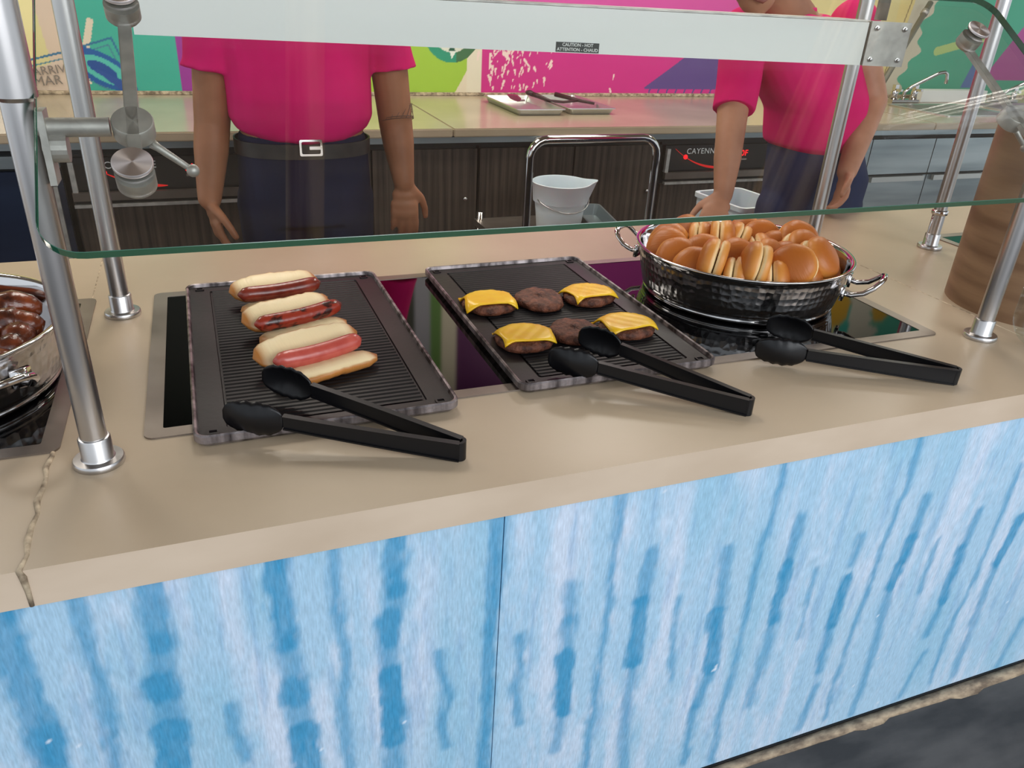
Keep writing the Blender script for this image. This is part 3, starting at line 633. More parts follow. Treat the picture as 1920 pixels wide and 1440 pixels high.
# ================================================================ TONGS
def tongs(label,hinge,tipA,tipB,zt=.93,zb=None,hz=.9005):
    zb=zt if zb is None else zb
    Hp=H(*hinge,hz+.012); A=H(*tipA,zt); B=H(*tipB,zb)
    hgt=.021; t=thing('serving_tongs',label,'tongs',(Hp.x,Hp.y,hz))
    O=Vector((Hp.x,Hp.y,hz))
    def strip(bm,pts,hs,th):
        loops=[]
        for i,p_ in enumerate(pts):
            d=(pts[min(i+1,len(pts)-1)]-pts[max(i-1,0)]); d.z=0; d.normalize(); s=Vector((-d.y,d.x,0)); h_=hs[i]/2; w_=th[i]/2
            loops.append([p_+s*w_+Vector((0,0,-h_)),p_+s*w_*.5+Vector((0,0,-h_*.6)) if False else p_+s*w_+Vector((0,0,h_)),p_-s*w_+Vector((0,0,h_)),p_-s*w_+Vector((0,0,-h_))])
        loft(bm,loops)
    for nm,T,side in (('arm',A,1),('arm',B,-1)):
        P0=Hp-O; P1=T-O; d=(P1-P0); dd=Vector((d.x,d.y,0)).normalized(); s=Vector((-dd.y,dd.x,0))*side
        # arm starts at the end of the U spring
        n=12; P=[];hs=[];th=[]
        L=d.length; m_=.74
        for i in range(n+1):
            u=i/n*m_; q=P0+d*u-s*(.006*(1-u))*1.0+s*(.010*math.sin(min(1,u)*PI))*-.2
            q.z=P0.z+(P1.z-P0.z)*min(1,u*1.15)
            P.append(q); hs.append(.0225-.009*u); th.append(.0042)
        bm=bmesh.new(); strip(bm,P,hs,th)
        # flange ribs of the I-shaped arm
        strip(bm,[p_+Vector((0,0,hs[i]/2)) for i,p_ in enumerate(P)],[.002]*len(P),[.0085]*len(P)); strip(bm,[p_-Vector((0,0,hs[i]/2)) for i,p_ in enumerate(P)],[.002]*len(P),[.0085]*len(P))
        arm=fin(bm,nm,'black',t)
        # scalloped spoon-shaped scoop, bowl facing the other arm
        C=P[-1]; E=P1; ln=(E-C).length; ux=(E-C).normalized(); uz=Vector((0,0,1)); uz=(uz-ux*ux.dot(uz)).normalized(); uy=ux.cross(uz); 
        if uy.dot(s)<0: uy=-uy
        nu,nv=22,9; vs=[];fs=[]
        for i in range(nu+1):
            a=i/nu; wd=.0055+.016*math.sin(PI*min(1,a**.8))**.75 if a<.55 else .0055+.016*math.sqrt(max(0,1-((a-.5)/.5)**2))*.98
            sc_=1+(.05*math.sin(a*34) if .15<a<.8 else 0)
            for j in range(nv+1):
                b=-1+2*j/nv; off=-(1-b*b)*.008*math.sin(PI*min(1,a*1.05)); q=C+ux*(a*ln)+uz*(b*wd*sc_)+uy*(-.0+off*-1*-1)
                vs.append(q+Vector((0,0,.0)))
        for i in range(nu):
            for j in range(nv): f0=i*(nv+1)+j; fs.append((f0,f0+1,f0+nv+2,f0+nv+1))
        me=bpy.data.meshes.new('scoop'); me.from_pydata([tuple(v) for v in vs],[],fs); o=link('scoop',me,'black',arm,True); md=o.modifiers.new('s','SOLIDIFY'); md.thickness=.0026; md.offset=0
    # U spring end
    dm=((A+B)/2-Hp); dm.z=0; dm.normalize(); s=Vector((-dm.y,dm.x,0)); bm=bmesh.new()
    P=[Hp-O+s*.0065*math.cos(a)-dm*(.0055*math.sin(a)) for a in np.linspace(-.05,PI+.05,11)]
    dA=(A-Hp).normalized(); 
    strip(bm,P,[.0245]*len(P),[.0042]*len(P)); fin(bm,'spring_bend','black',t)
    return t
tongs('black plastic serving tongs lying across the front of the hot dog tray',(862,842),(492,704),(418,775),.945,.937)
tongs('black plastic serving tongs lying over the front of the burger patty tray',(1402,760),(1085,628),(1028,668),.945,.938)
tongs('black plastic serving tongs in front of the bun pot, hinge toward the right post',(1789,704),(1438,606),(1416,652),.925,.925)

# ================================================================ POSTS, GUARD GLASS, LAMP
def post(label,x,y,top,collar=None,r=.0138,name='guard_post'):
    t=thing(name,label,'post',(x,y,Z))
    bm=bmesh.new(); lathe(bm,[(r,.004),(r,top-Z)],32); fin(bm,'tube','steel',t,auto=True)
    bm=bmesh.new(); lathe(bm,[(.0262,0),(.0268,.0015),(.0268,.006),(.0255,.0078),(r+.004,.0082),(r+.0028,.010),(r+.0028,.033),(r+.0018,.0345),(r,.035)],40); fin(bm,'base_flange','steel',t,auto=True)
    bm=bmesh.new(); lathe(bm,[(r,top-Z),(r*.9,top-Z+.006),(.002,top-Z+.01)],24); fin(bm,'end_cap','steel',t,True)
    if collar:
        bm=bmesh.new(); lathe(bm,[(r,collar-Z),(r+.0045,collar-Z+.004),(r+.0045,top-Z-.02),(r,top-Z-.018)],32); fin(bm,'sleeve','steel',t,auto=True)
    return t
XL,XR=-.151,1.208
post('brushed steel post standing on the counter edge at front left, beside the left pot',XL,.17,1.62,1.285)
post('brushed steel post behind the front left post, left of the hot dog tray',XL,.62,1.62)
post('brushed steel post at the right front corner of the counter, by the wooden drum',XR,.178,1.62,1.29)
post('brushed steel post rising behind the bun pot under the heat lamp end',XR,.62,1.62)
pb=post('brushed steel post with a small wire hook, farthest right behind the glass',1.56,.62,1.62)
bm=bmesh.new(); tube(bm,[(-.018,-.002,.075),(-.022,-.004,.06),(-.028,-.006,.03),(-.020,-.008,.018),(-.014,-.009,.02)],.0016,6); fin(bm,'wire_hook','chrome',pb,True)
bm=bmesh.new(); lathe(bm,[(.0138,.078),(.0175,.080),(.0175,.088),(.0138,.09)],24); fin(bm,'clamp_ring','chrome',pb,True)
bm=bmesh.new(); lathe(bm,[(.002,0),(.009,.001),(.009,.008),(.002,.009)],16,mt=Matrix.Translation((.026,-.0,.0+.035+.04))@Matrix.Rotation(PI/2,4,'Y')); 
bm.free()

g=Vector((0,.814,.581)); nv_=Vector((0,-.581,.814)); ex=Vector((1,0,0))
G0=Vector((0,.022,1.182))
TH=.009
def gp(x,t,h=0): return Vector((x,0,0))+G0+g*t+nv_*h
gl=thing('sneeze_guard_glass','tilted clear glass sneeze guard pane with green edge over the food','glass pane',gp(.52,0))
def rr2(x0,x1,t0,t1,r,h,inset=0):
    w=x1-x0-2*inset; d=t1-t0-2*inset; l=rrect(w,d,r-inset,8); return [gp((x0+x1)/2+p_.x,(t0+t1)/2+p_.y,h)-gp(.52,0) for p_ in l]
GX0,GX1,GT1=-.135,1.185,.392
bm=bmesh.new(); l0=[bm.verts.new(p_) for p_ in rr2(GX0,GX1,0,GT1,.035,0,.0004)]; bm.faces.new(l0)
l1=[bm.verts.new(p_) for p_ in rr2(GX0,GX1,0,GT1,.035,TH,.0004)]; bm.faces.new(l1)
fin(bm,'pane','glass',gl)
bm=bmesh.new(); ll=[rr2(GX0,GX1,0,GT1,.035,0,.0005),rr2(GX0,GX1,0,GT1,.035,.0004),rr2(GX0,GX1,0,GT1,.035,TH-.0004),rr2(GX0,GX1,0,GT1,.035,TH,.0005)]
loft(bm,ll,False); fin(bm,'green_edge','glassedge',gl)
RG=Matrix((( 1,0,0),(0,g.y,nv_.y),(0,g.z,nv_.z))).to_4x4()   # local x, local y along the slope, local z off the glass
def clamp(label,x,side,post_xy):
    # pivot drum centre in the plane; side=+1 tube comes from the left post
    piv=Vector((x,.17,1.262)); t=thing('glass_clamp_bracket',label,'bracket',piv)
    tp=(piv-gp(x,0)).dot(g); hp=(piv-gp(x,0)).dot(nv_)
    T=lambda u,h: RG@Matrix.Translation((0,u,h))
    bm=bmesh.new(); lathe(bm,[(.002,-.010),(.0178,-.010),(.0188,-.009),(.0188,.007),(.0178,.0085),(.002,.0085)],36,mt=T(0,0)); fin(bm,'pivot_drum','dullsteel',t,auto=True)
    bm=bmesh.new(); box(bm,(-.0062,-.074,.001),(.0062,.142,.0085),T(0,0)); fin(bm,'arm','dullsteel',t,bevel=.001)
    hs=-hp
    for u in (.146,-.076):
        bm=bmesh.new(); lathe(bm,[(.002,.003),(.0145,.003),(.0168,.006),(.0168,hs-.0006)],36,mt=T(u,0)); b_=fin(bm,'clamp_body','dullsteel',t,auto=True)
        bm=bmesh.new(); lathe(bm,[(.0160,hs+TH),(.0160,hs+TH+.0014),(.002,hs+TH+.0014)],36,mt=T(u,0)); fin(bm,'gasket','gasket',t,auto=True)
        # cap kept in its own frame so that the radial brushing follows the disc
        bm=bmesh.new(); lathe(bm,[(.002,0),(.0166,0),(.0171,.0005),(.0171,.003),(.0165,.0038),(.002,.0038)],40); c_=fin(bm,'brushed_cap','cap',t,auto=True)
        c_.matrix_local=T(u,hs+TH+.0014)
    # tube back to the post, with saddle flange
    px=post_xy[0]-x; py=post_xy[1]-piv.y
    bm=bmesh.new(); tube(bm,[(px*.99,py,0),(0.6*px,py*.5,0),(.02*(1 if px>0 else -1),0,0)],[.0088,.0088,.0088],20); fin(bm,'cross_tube','dullsteel',t,auto=True)
    bm=bmesh.new(); s=1 if px>0 else -1
    tube(bm,[(px-s*.014,py,-.018),(px-s*.034,py,-.018)],[.0135,.0135],20); box(bm,(min(px-s*.0145,px-s*.0205),py-.014,-.05),(max(px-s*.0145,px-s*.0205),py+.014,.016)); fin(bm,'saddle_flange','dullsteel',t,bevel=.0015)
    # locking lever
    bm=bmesh.new(); e0=Vector((.014,0,-.016)); e1=V(362,320,.155)-Vector((-.059,.17,1.262))
    if s>0: e1=Vector((e1.x*.55,e1.y,e1.z))
    tube(bm,[e0,e0.lerp(e1,.15),e1],[.0048,.0038,.0030],12); fin(bm,'lever','dullsteel',t,True)
    bm=bmesh.new(); ball(bm,e1,.0062,18); fin(bm,'lever_knob','dullsteel',t,True)
    return t
clamp('steel glass clamp with round brushed caps and ball lever at the left end of guard',-.059,1,(XL,.17))
clamp('steel glass clamp with round caps at the right end of the guard glass',1.104,-1,(XR,.178))

# heat lamp bar: set slightly askew, left end farther back
LA=Vector((V(252,65,.66).x,.66,1.309)); LB=Vector((V(1612,121,.415).x,.415,1.3105))
hl=thing('heat_lamp_bar','long white overhead heat lamp bar with a hot caution label','heat lamp',LA,math.atan2(LB.y-LA.y,LB.x-LA.x)); hl_len=(LB-LA).length; hh=.0645
def hb(name,lo,hi,m,bevel=0):
    bm=bmesh.new(); box(bm,lo,hi); return fin(bm,name,m,hl,bevel=bevel)
hb('lamp_housing',(0,0,0),(hl_len,.085,hh),'white',.002)
hb('top_flange',(0,.004,hh+.0005),(hl_len,.10,hh+.003),'dullsteel')
bm=bmesh.new(); tube(bm,[(.05,.05,.0012),(hl_len-.05,.05,.0012)],.003,8); fin(bm,'heating_element','frame',hl,True)
hb('end_block',(hl_len+.002,.003,.001),(hl_len+.072,.085,hh+.001),'dullsteel')
hb('end_plate',(hl_len+.0025,-.004,.0),(hl_len+.073,.0025,hh+.002),'dullsteel',.001)
for x in (hl_len+.013,hl_len+.062):
    for z in (.010,hh-.008):
        bm=bmesh.new(); lathe(bm,[(.0044,0),(.0044,.0012),(.0026,.0016),(.0026,.0055),(.001,.0058)],6,mt=Matrix.Translation((x,-.004,z))@Matrix.Rotation(PI/2,4,'X')); fin(bm,'bolt','steel',hl)
for x in (hl_len+.045,.10):
    bm=bmesh.new(); tube(bm,[(x,.045,hh+.003),(x,.045,.40)],.010,16); fin(bm,'hanger_tube','dullsteel',hl,True)
ux=(LB-LA); ux.z=0; ux.normalize(); nn=Vector((ux.y,-ux.x,0))
def onbar(px,py):
    d=Vector(ray(px,py)); C=Vector(CAM); t_=(LA-C).dot(nn)/d.dot(nn); q=C+d*t_-LA; return q.dot(ux),q.z
a=onbar(1043,78); b=onbar(1122,100)
hb('warning_label',(a[0],-.0009,b[1]),(b[0],-.0002,a[1]),'ink')
lx=(a[0]+b[0])/2; lz=(a[1]+b[1])/2; sz=(a[1]-b[1])
for tx,dz in (('CAUTION - HOT',.24),('ATTENTION - CHAUD',-.24)):
    text('warning_text',tx,sz*.46,'whiteink',hl,Matrix.Translation((lx,-.0013,lz+dz*sz))@FACE,.0002,1.0,.00015)

# ================================================================ WOODEN DRUM
dc=(1.44,.275); dr=.14
t=thing('wooden_drum','large round drum of brown horizontally grained veneer on the counter at right','drum',(dc[0],dc[1],Z))
bm=bmesh.new(); lathe(bm,[(dr,.0),(dr,.325)],64); fin(bm,'drum_side','veneer',t,auto=True)
bm=bmesh.new(); lathe(bm,[(dr-.004,.325),(dr+.002,.326),(dr+.002,.345),(dr-.01,.348),(.01,.348)],64); fin(bm,'drum_top','wood_dark',t,auto=True)
t=thing('acrylic_panel','small clear acrylic shield with rounded corner and round clamp beside the right post','shield',(1.262,.115,Z))
bm=bmesh.new(); l_=rrect(.11,.13,.045,8,c=(0,0)); loft(bm,[[Vector((-.0015,p_.x,p_.y+.0655)) for p_ in l_],[Vector((.0015,p_.x,p_.y+.0655)) for p_ in l_]]); fin(bm,'sheet','acrylic',t)
bm=bmesh.new(); lathe(bm,[(.002,0),(.011,0),(.011,.005),(.002,.006)],20,mt=Matrix.Translation((-.002,.01,.085))@Matrix.Rotation(-PI/2,4,'Y')); fin(bm,'round_clamp','chrome',t,True)

# ================================================================ BACK COUNTER AND CABINETS
YB=2.27
bc=thing('back_counter','long beige back worktop running under the colourful mural','worktop',(1.5,YB,.86))
def bcb(n,lo,hi,m,bev=0,org=(1.5,YB,.86),par=bc):
    bm=bmesh.new(); box(bm,lo,hi); bmesh.ops.translate(bm,vec=(-org[0],-org[1],-org[2]),verts=bm.verts); return fin(bm,n,m,par,bevel=bev)
for a,b in ((-2.6,.9),(.903,3.35),(3.353,6.0)):
    bcb('worktop_slab',(a,YB,.868),(b,3.195,.9),'backcounter',.004)
bcb('steel_rail',(-2.6,YB+.012,.845),(6.0,3.0,.867),'fridge')
bcb('splash_bead',(-2.6,3.18,.9),(6.0,3.1995,.915),'sealant',.003)
bcb('shadow_gap',(-2.6,YB+.06,.825),(6.0,2.9,.845),'darkgap')
bcb('pull_out_board',(1.245,YB-.02,.848),(1.70,YB+.3,.862),'whiteink',.002)
def cabinet(x0,x1,label,style):
    t=thing('base_cabinet',label,'cabinet',((x0+x1)/2,YB+.05,0)); w=x1-x0
    bm=bmesh.new(); box(bm,(-w/2+.003,.02,.05),(w/2-.003,.75,.824)); fin(bm,'carcass','darkgap',t)
    def dp(n,a,b,z0,z1,m='wood_dark',y=.0,par=t,bev=.002):
        bm=bmesh.new(); box(bm,(a,y,z0),(b,y+.02,z1)); return fin(bm,n,m,par,bevel=bev)
    if style=='doors':
        n=max(1,round(w/.42)); q=w/n
        for i in range(n):
            a=-w/2+i*q+.004; b=a+q-.008
            d=dp('door',a,b,.08,.815)
            bm=bmesh.new(); lathe(bm,[(.001,0),(.008,0),(.010,.012),(.006,.018),(.001,.019)],16,mt=Matrix.Translation((b-.05,0,.62))@Matrix.Rotation(PI/2,4,'X')); fin(bm,'knob','chrome',d,True)
    elif style=='drawers':
        for z0,z1 in ((.64,.815),(.45,.63),(.26,.44),(.08,.25)):
            d=dp('drawer',-w/2+.005,w/2-.005,z0,z1); bm=bmesh.new(); box(bm,(-.06,-.012,(z0+z1)/2-.005),(.06,-.004,(z0+z1)/2+.005)); fin(bm,'handle','dullsteel',d,bevel=.002)
    elif style=='oven':
        p=dp('control_panel',-w/2+.01,w/2-.01,.705,.812,'darkgap',-.005)
        dp('steel_ledge',-w/2+.01,w/2-.01,.672,.700,'frame',-.03)
        dp('ledge_lip',-w/2+.01,w/2-.01,.650,.660,'dullsteel',-.035)
        d=dp('oven_door',-w/2+.01,w/2-.01,.10,.645,'wood_dark',.0)
        for s in (-1,1): dp('side_latch',s*(w/2-.02)-.008,s*(w/2-.02)+.008,.70,.80,'dullsteel',-.02)
        c=w/2
        text('brand_text','CAYENNE',.034,'whiteink',p,Matrix.Translation((-c+.20,-.0065,.785))@FACE,.0004,1.1)
        text('display_digits','160F',.036,'led',p,Matrix.Translation((-c+.405,-.0065,.772))@FACE@Matrix.Shear('XY',4,(.15,0)),.0004,1.08,.0003)
        bm=bmesh.new(); box(bm,(-c+.375,-.007,.742),(-c+.44,-.0055,.749)); fin(bm,'display_caption','grey_ink',p)
        bm=bmesh.new(); L_=[]
        for i in range(25):
            u=i/24; x=-c+.06+.25*u; z=.712+.085*(1-u)**2.2; th=.002+.016*u**1.6*(1-u**6)
            L_.append([Vector((x,-.0066,z-th/2)),Vector((x,-.0066,z+th/2)),Vector((x,-.0052,z+th/2)),Vector((x,-.0052,z-th/2))])
        loft(bm,L_); fin(bm,'red_arc','ledglow',p)
        bm=bmesh.new(); lathe(bm,[(.001,0),(.010,0),(.010,.003),(.001,.004)],16,mt=Matrix.Translation((-c+.115,-.006,.762))@Matrix.Rotation(PI/2,4,'X')); fin(bm,'indicator_lamp','led',p)
    elif style=='fridge':
        n=max(1,round(w/.40)); q=w/n
        for i in range(n):
            a=-w/2+i*q+.003; b=a+q-.006
            d=dp('steel_door',a,b,.08,.64,'fridge'); bm=bmesh.new(); box(bm,(a+.03,-.02,.615),(b-.03,-.002,.64)); fin(bm,'pull_ledge','alu',d,bevel=.003)
            dp('upper_panel',a,b,.65,.818,'fridge')
    elif style=='darkfridge':
        n=2;q=w/n
        for i in range(n):
            a=-w/2+i*q+.004; b=a+q-.008; d=dp('door',a,b,.08,.77,'fridge_dark'); bm=bmesh.new(); box(bm,(b-.03,-.014,.3),(b-.018,-.002,.72)); fin(bm,'handle','dullsteel',d,bevel=.002)
        dp('upper_panel',-w/2+.004,w/2-.004,.78,.82,'fridge')
    return t
cabinet(-1.3,-.45,'dark steel double-door fridge, blue reflection in its colour, at far left under back worktop','darkfridge')
cabinet(-.44,.16,'built-in heated cabinet with red digits behind the left clamp','oven')
cabinet(.165,1.02,'dark wood cabinet with two doors behind the person with the belt','doors')
cabinet(1.025,1.86,'dark wood cabinet with two doors behind the steel cart handle','doors')
cabinet(1.865,2.62,'built-in heated cabinet with red digits beside the leaning person','oven')
cabinet(2.625,4.25,'stainless steel undercounter fridge with four doors at right','fridge')
cabinet(4.255,5.6,'pale steel undercounter unit at far right behind the drum','fridge')

# sheet pans with utensils
def pan(label,c0,w,d):
    t=thing('sheet_pan',label,'tray',(c0[0],c0[1],.9005),group='sheet pans on the back worktop')
    bm=bmesh.new(); loft(bm,[rrect(w-.03,d-.03,.01,4,z=0),rrect(w-.004,d-.004,.014,4,z=.026),rrect(w+.008,d+.008,.018,4,z=.027),rrect(w+.01,d+.01,.018,4,z=.024),rrect(w+.008,d+.008,.018,4,z=.0275),rrect(w-.006,d-.006,.014,4,z=.0275),rrect(w-.032,d-.032,.01,4,z=.002)],True); fin(bm,'pan_shell','alu',t)
    return t
pan('shallow aluminium sheet pan on the back worktop, left one holding a magenta spatula',(1.385,2.78),.225,.44)
pan('shallow aluminium sheet pan on the back worktop, right one holding dark utensils',(1.64,2.80),.225,.44)
t=thing('spatula','magenta silicone spatula with steel handle leaning in the left sheet pan','spatula',(1.385,2.85,.905),.9)
bm=bmesh.new(); loft(bm,[[Vector((x,s*w_,z+o_)) for s,o_ in ((-1,0),(1,0),(1,.006),(-1,.006))] for x,w_,z in ((-.09,.012,.05),(-.085,.024,.048),(-.03,.026,.028),(0,.012,.016))]); fin(bm,'blade','magplastic',t,bevel=.001)
bm=bmesh.new(); tube(bm,[(0,0,.018),(.11,0,.008)],.005,10); fin(bm,'handle','steel',t,True)
t=thing('serving_spoon','dark brown serving spoon lying across the right sheet pan','spoon',(1.57,2.8,.915),.2)
bm=bmesh.new(); tube(bm,[(-.11,.07,.04),(-.09,.03,.032),(-.05,0,.016),(.02,-.01,.01),(.1,-.01,.014)],[.012,.010,.007,.006,.006],12); fin(bm,'handle','brownplastic',t,True)
bm=bmesh.new(); ball(bm,(-.115,.075,.043),(.018,.024,.012),14); fin(bm,'bowl','brownplastic',t,True)
t=thing('serving_fork','dark reddish utensil lying at the right end of the right sheet pan','utensil',(1.68,2.82,.915),-.8)
bm=bmesh.new(); tube(bm,[(-.12,0,.03),(0,0,.014),(.08,0,.008)],[.011,.008,.006],10); fin(bm,'handle','brownplastic',t,True)

# faucet + sinks
def faucet(label,x,y,s,rz=0):
    t=thing('faucet',label,'faucet',(x,y,.9),rz)
    bm=bmesh.new(); box(bm,(-.10*s,-.025*s,0),(.10*s,.025*s,.022*s)); fin(bm,'deck_plate','chrome',t,bevel=.004)
    for q in (-1,1):
        bm=bmesh.new(); lathe(bm,[(.022*s,.02*s),(.018*s,.05*s),(.02*s,.06*s),(.016*s,.07*s),(.002,.072*s)],20,c=(q*.075*s,0,0)); v=fin(bm,'valve','chrome',t,True)
        bm=bmesh.new(); box(bm,(q*.075*s-.008,-.05*s,.068*s),(q*.075*s+.008,.012*s,.08*s)); box(bm,(q*.075*s-.012,-.012,.06*s),(q*.075*s+.012,.012,.10*s)); fin(bm,'lever','chrome',v,bevel=.003)
    bm=bmesh.new(); P=[(0,0,.02),(0,0,.06),(.01,-.01,.075)]+[(.02+.16*u,-.06*u,.08+.10*u) for u in (.1,.4,.7,.9)]+[(.195,-.062,.176),(.212,-.066,.165),(.217,-.068,.14),(.217,-.068,.115)]
    tube(bm,[Vector(p_)*s for p_ in P],.0095*s,14); fin(bm,'spout','chrome',t,True); return t
faucet('chrome two-lever faucet with bent spout on the back worktop right of the leaning person',3.80,2.94,1.0)
faucet('second chrome faucet on the back worktop, behind the right clamp arm',4.62,2.96,.9,-.2)
def sink(label,x0,x1,y0,y1):
    w,d=x1-x0,y1-y0; t=thing('sink',label,'sink',((x0+x1)/2,(y0+y1)/2,.9))
    bm=bmesh.new(); loft(bm,[rrect(w,d,.03,6,z=.0005),rrect(w,d,.03,6,z=.006),rrect(w-.03,d-.03,.025,6,z=.007),rrect(w-.05,d-.05,.022,6,z=.002),rrect(w-.06,d-.06,.02,6,z=.0015)],True); fin(bm,'basin_rim','alu',t,auto=True)
    bm=bmesh.new(); loft(bm,[rrect(w-.07,d-.07,.02,6,z=.0016),rrect(w-.072,d-.072,.02,6,z=.0035)],True); fin(bm,'basin_bottom','frame',t)
    return t
sink('steel sink basin let into the back worktop below the two-lever faucet',3.62,4.15,2.45,2.88)
sink('steel sink basin in the back worktop behind the right clamp',4.25,4.8,2.45,2.9)
o=bx('cutting_board',(3.98,2.98,.901),(4.5,3.06,.965),'whiteink',None,.004); tag(o,'white cutting board standing on edge behind the sinks','board')
t=thing('grey_pole','thin grey pole leaning from the worktop against the mural wall','pole',(3.56,2.93,.9))
bm=bmesh.new(); a=Vector((0,0,.003)); b=V(1745,5,3.12)-Vector((3.56,2.93,.9)); tube(bm,[a,b],.016,12); fin(bm,'shaft','greyrod',t,True)
bm=bmesh.new(); tube(bm,[b*.88,b*.92],.021,12); fin(bm,'grip_collar','dullsteel',t,True)
# paper towel / white item at the far left back
t=thing('paper_holder','tall white paper dispenser on the back worktop at far left','dispenser',(-.72,3.02,.9005))
bm=bmesh.new(); box(bm,(-.05,-.06,0),(.075,.06,.24)); fin(bm,'casing','white',t,bevel=.01)
bm=bmesh.new(); box(bm,(-.04,-.064,.05),(.06,-.0605,.2)); fin(bm,'front_cover','whiteink',t,bevel=.001)

# cart with U handle
t=thing('utility_cart','steel utility cart with bright U-shaped handle between the two people','cart',(1.22,1.95,0))
bm=bmesh.new(); hx=.235; P=[(-hx,-.25,.10)]+[(-hx,-.25,z) for z in (.5,.88)]+[(-hx+.06*(1-math.cos(a)),-.25,.90+.06*math.sin(a)) for a in np.linspace(.1,PI/2,6)]+[(hx-.06*(1-math.cos(a)),-.25,.90+.06*math.sin(a)) for a in np.linspace(PI/2,.1,6)]+[(hx,-.25,.88),(hx,-.25,.5),(hx,-.25,.10)]
tube(bm,P,.0135,16); fin(bm,'u_handle','chrome',t,True)
for z,nm in ((.572,'shelf'),(.16,'shelf')):
    bm=bmesh.new(); box(bm,(-hx-.02,-.24,z-.025),(hx+.02,.24,z)); fin(bm,nm,'frame',t,bevel=.004)
for sx in (-1,1):
    bm=bmesh.new(); tube(bm,[(sx*hx,.23,.08),(sx*hx,.23,.60)],.0125,12); fin(bm,'leg','chrome',t,True)
    for y in (-.25,.23):
        bm=bmesh.new(); lathe(bm,[(.01,-.013),(.04,-.013),(.043,0),(.04,.013),(.01,.013)],20,mt=Matrix.Translation((sx*hx,y,.044))@Matrix.Rotation(PI/2,4,'Y')); box(bm,(sx*hx-.018,y-.01,.05),(sx*hx+.018,y+.01,.10)); fin(bm,'caster','gasket',t,auto=True)
# bucket
t=thing('bucket','white plastic bucket with a pouring spout standing on the cart','bucket',(1.235,1.98,.5725))
bm=bmesh.new(); n=48; prof=[(.002,.0,0),(.078,0,0),(.084,.01,0),(.095,.11,0),(.103,.112,0),(.108,.178,1),(.111,.182,1),(.108,.184,1),(.104,.180,1),(.097,.115,0),(.082,.012,0),(.002,.008,0)]
loops=[]
for r,z,sp in prof:
    lp=[]
    for k_ in range(n):
        a=2*PI*k_/n; f=max(0,math.cos(a+.15))**26*sp; lp.append(Vector(((r+f*.035)*math.cos(a),(r+f*.0)*math.sin(a),z+f*.004)))
    loops.append(lp)
loft(bm,loops); fin(bm,'bucket_body','bucket',t,auto=True)
bm=bmesh.new(); tube(bm,[Vector((.0+.108*math.cos(a),.108*math.sin(a),.14-.05*abs(math.sin(a)))) for a in np.linspace(-PI/2-1.3,-PI/2+1.3,15)],.0022,6); fin(bm,'wire_handle','steel',t,True)
t=thing('steel_pan','pale steel pan lying on the right side of the cart shelf','pan',(1.40,2.0,.5725),-.2)
bm=bmesh.new(); loft(bm,[rrect(.09,.30,.015,4,z=0),rrect(.11,.32,.018,4,z=.045),rrect(.12,.33,.02,4,z=.046),rrect(.105,.315,.017,4,z=.046),rrect(.088,.298,.014,4,z=.003)],True); fin(bm,'pan_shell','fridge',t)
bm=bmesh.new(); box(bm,(-.02,-.185,.038),(.02,-.165,.043)); fin(bm,'pan_tab','fridge',t)
# white bin beside leaning person
t=thing('storage_bin','white plastic bin standing behind the counter below the leaning arm','bin',(1.70,1.52,0),.12)
bm=bmesh.new(); loft(bm,[rrect(.17,.20,.02,4,z=0),rrect(.20,.24,.02,4,z=.775),rrect(.215,.255,.025,4,z=.775),rrect(.215,.255,.025,4,z=.79),rrect(.19,.23,.02,4,z=.79),rrect(.16,.19,.018,4,z=.02)],True); fin(bm,'bin_body','bucket',t,auto=True)
bm=bmesh.new(); box(bm,(-.04,-.128,.70),(.04,-.118,.74)); fin(bm,'grip','white',t,bevel=.003)

# ================================================================ PEOPLE
def remesh(bm,name,m,parent,vox,smooth_it=6,disp=None):
    bmesh.ops.recalc_face_normals(bm,faces=bm.faces)
    me=bpy.data.meshes.new(name); bm.to_mesh(me); bm.free(); o=bpy.data.objects.new(name,me); COL.objects.link(o)
    md=o.modifiers.new('r','REMESH'); md.mode='VOXEL'; md.voxel_size=vox; md.use_smooth_shade=True
    sm=o.modifiers.new('s','SMOOTH'); sm.factor=.5; sm.iterations=smooth_it
    dg=bpy.context.evaluated_depsgraph_get(); m2=bpy.data.meshes.new_from_object(o.evaluated_get(dg)); bpy.data.objects.remove(o)
    if disp:
        n=len(m2.vertices); co=np.empty(n*3,np.float32); m2.vertices.foreach_get('co',co); no=np.empty(n*3,np.float32); m2.vertices.foreach_get('normal',no)
        co=co.reshape(-1,3);no=no.reshape(-1,3); co=co+no*disp(co)[:,None]; m2.vertices.foreach_set('co',co.ravel()); m2.update()
    m2.materials.clear(); return link(name,m2,m,parent,True)
def chain(bm,pts):   # tapered limb from (point, radius) pairs
    for i,(p_,r) in enumerate(pts):
        ball(bm,p_,r,14)
        if i: tube(bm,[pts[i-1][0],p_],[pts[i-1][1],r],16)
def rings(bm,rs,n=28,p=2.3):   # torso from (centre, rx, ry)
    loops=[]
    for c,rx,ry in rs:
        l=[]
        for k in range(n):
            a=2*PI*k/n; ca,sa=math.cos(a),math.sin(a); e=2/p
            l.append(Vector(c)+Vector((rx*abs(ca)**e*(1 if ca>0 else -1),ry*abs(sa)**e*(1 if sa>0 else -1),0)))
        loops.append(l)
    loft(bm,loops)
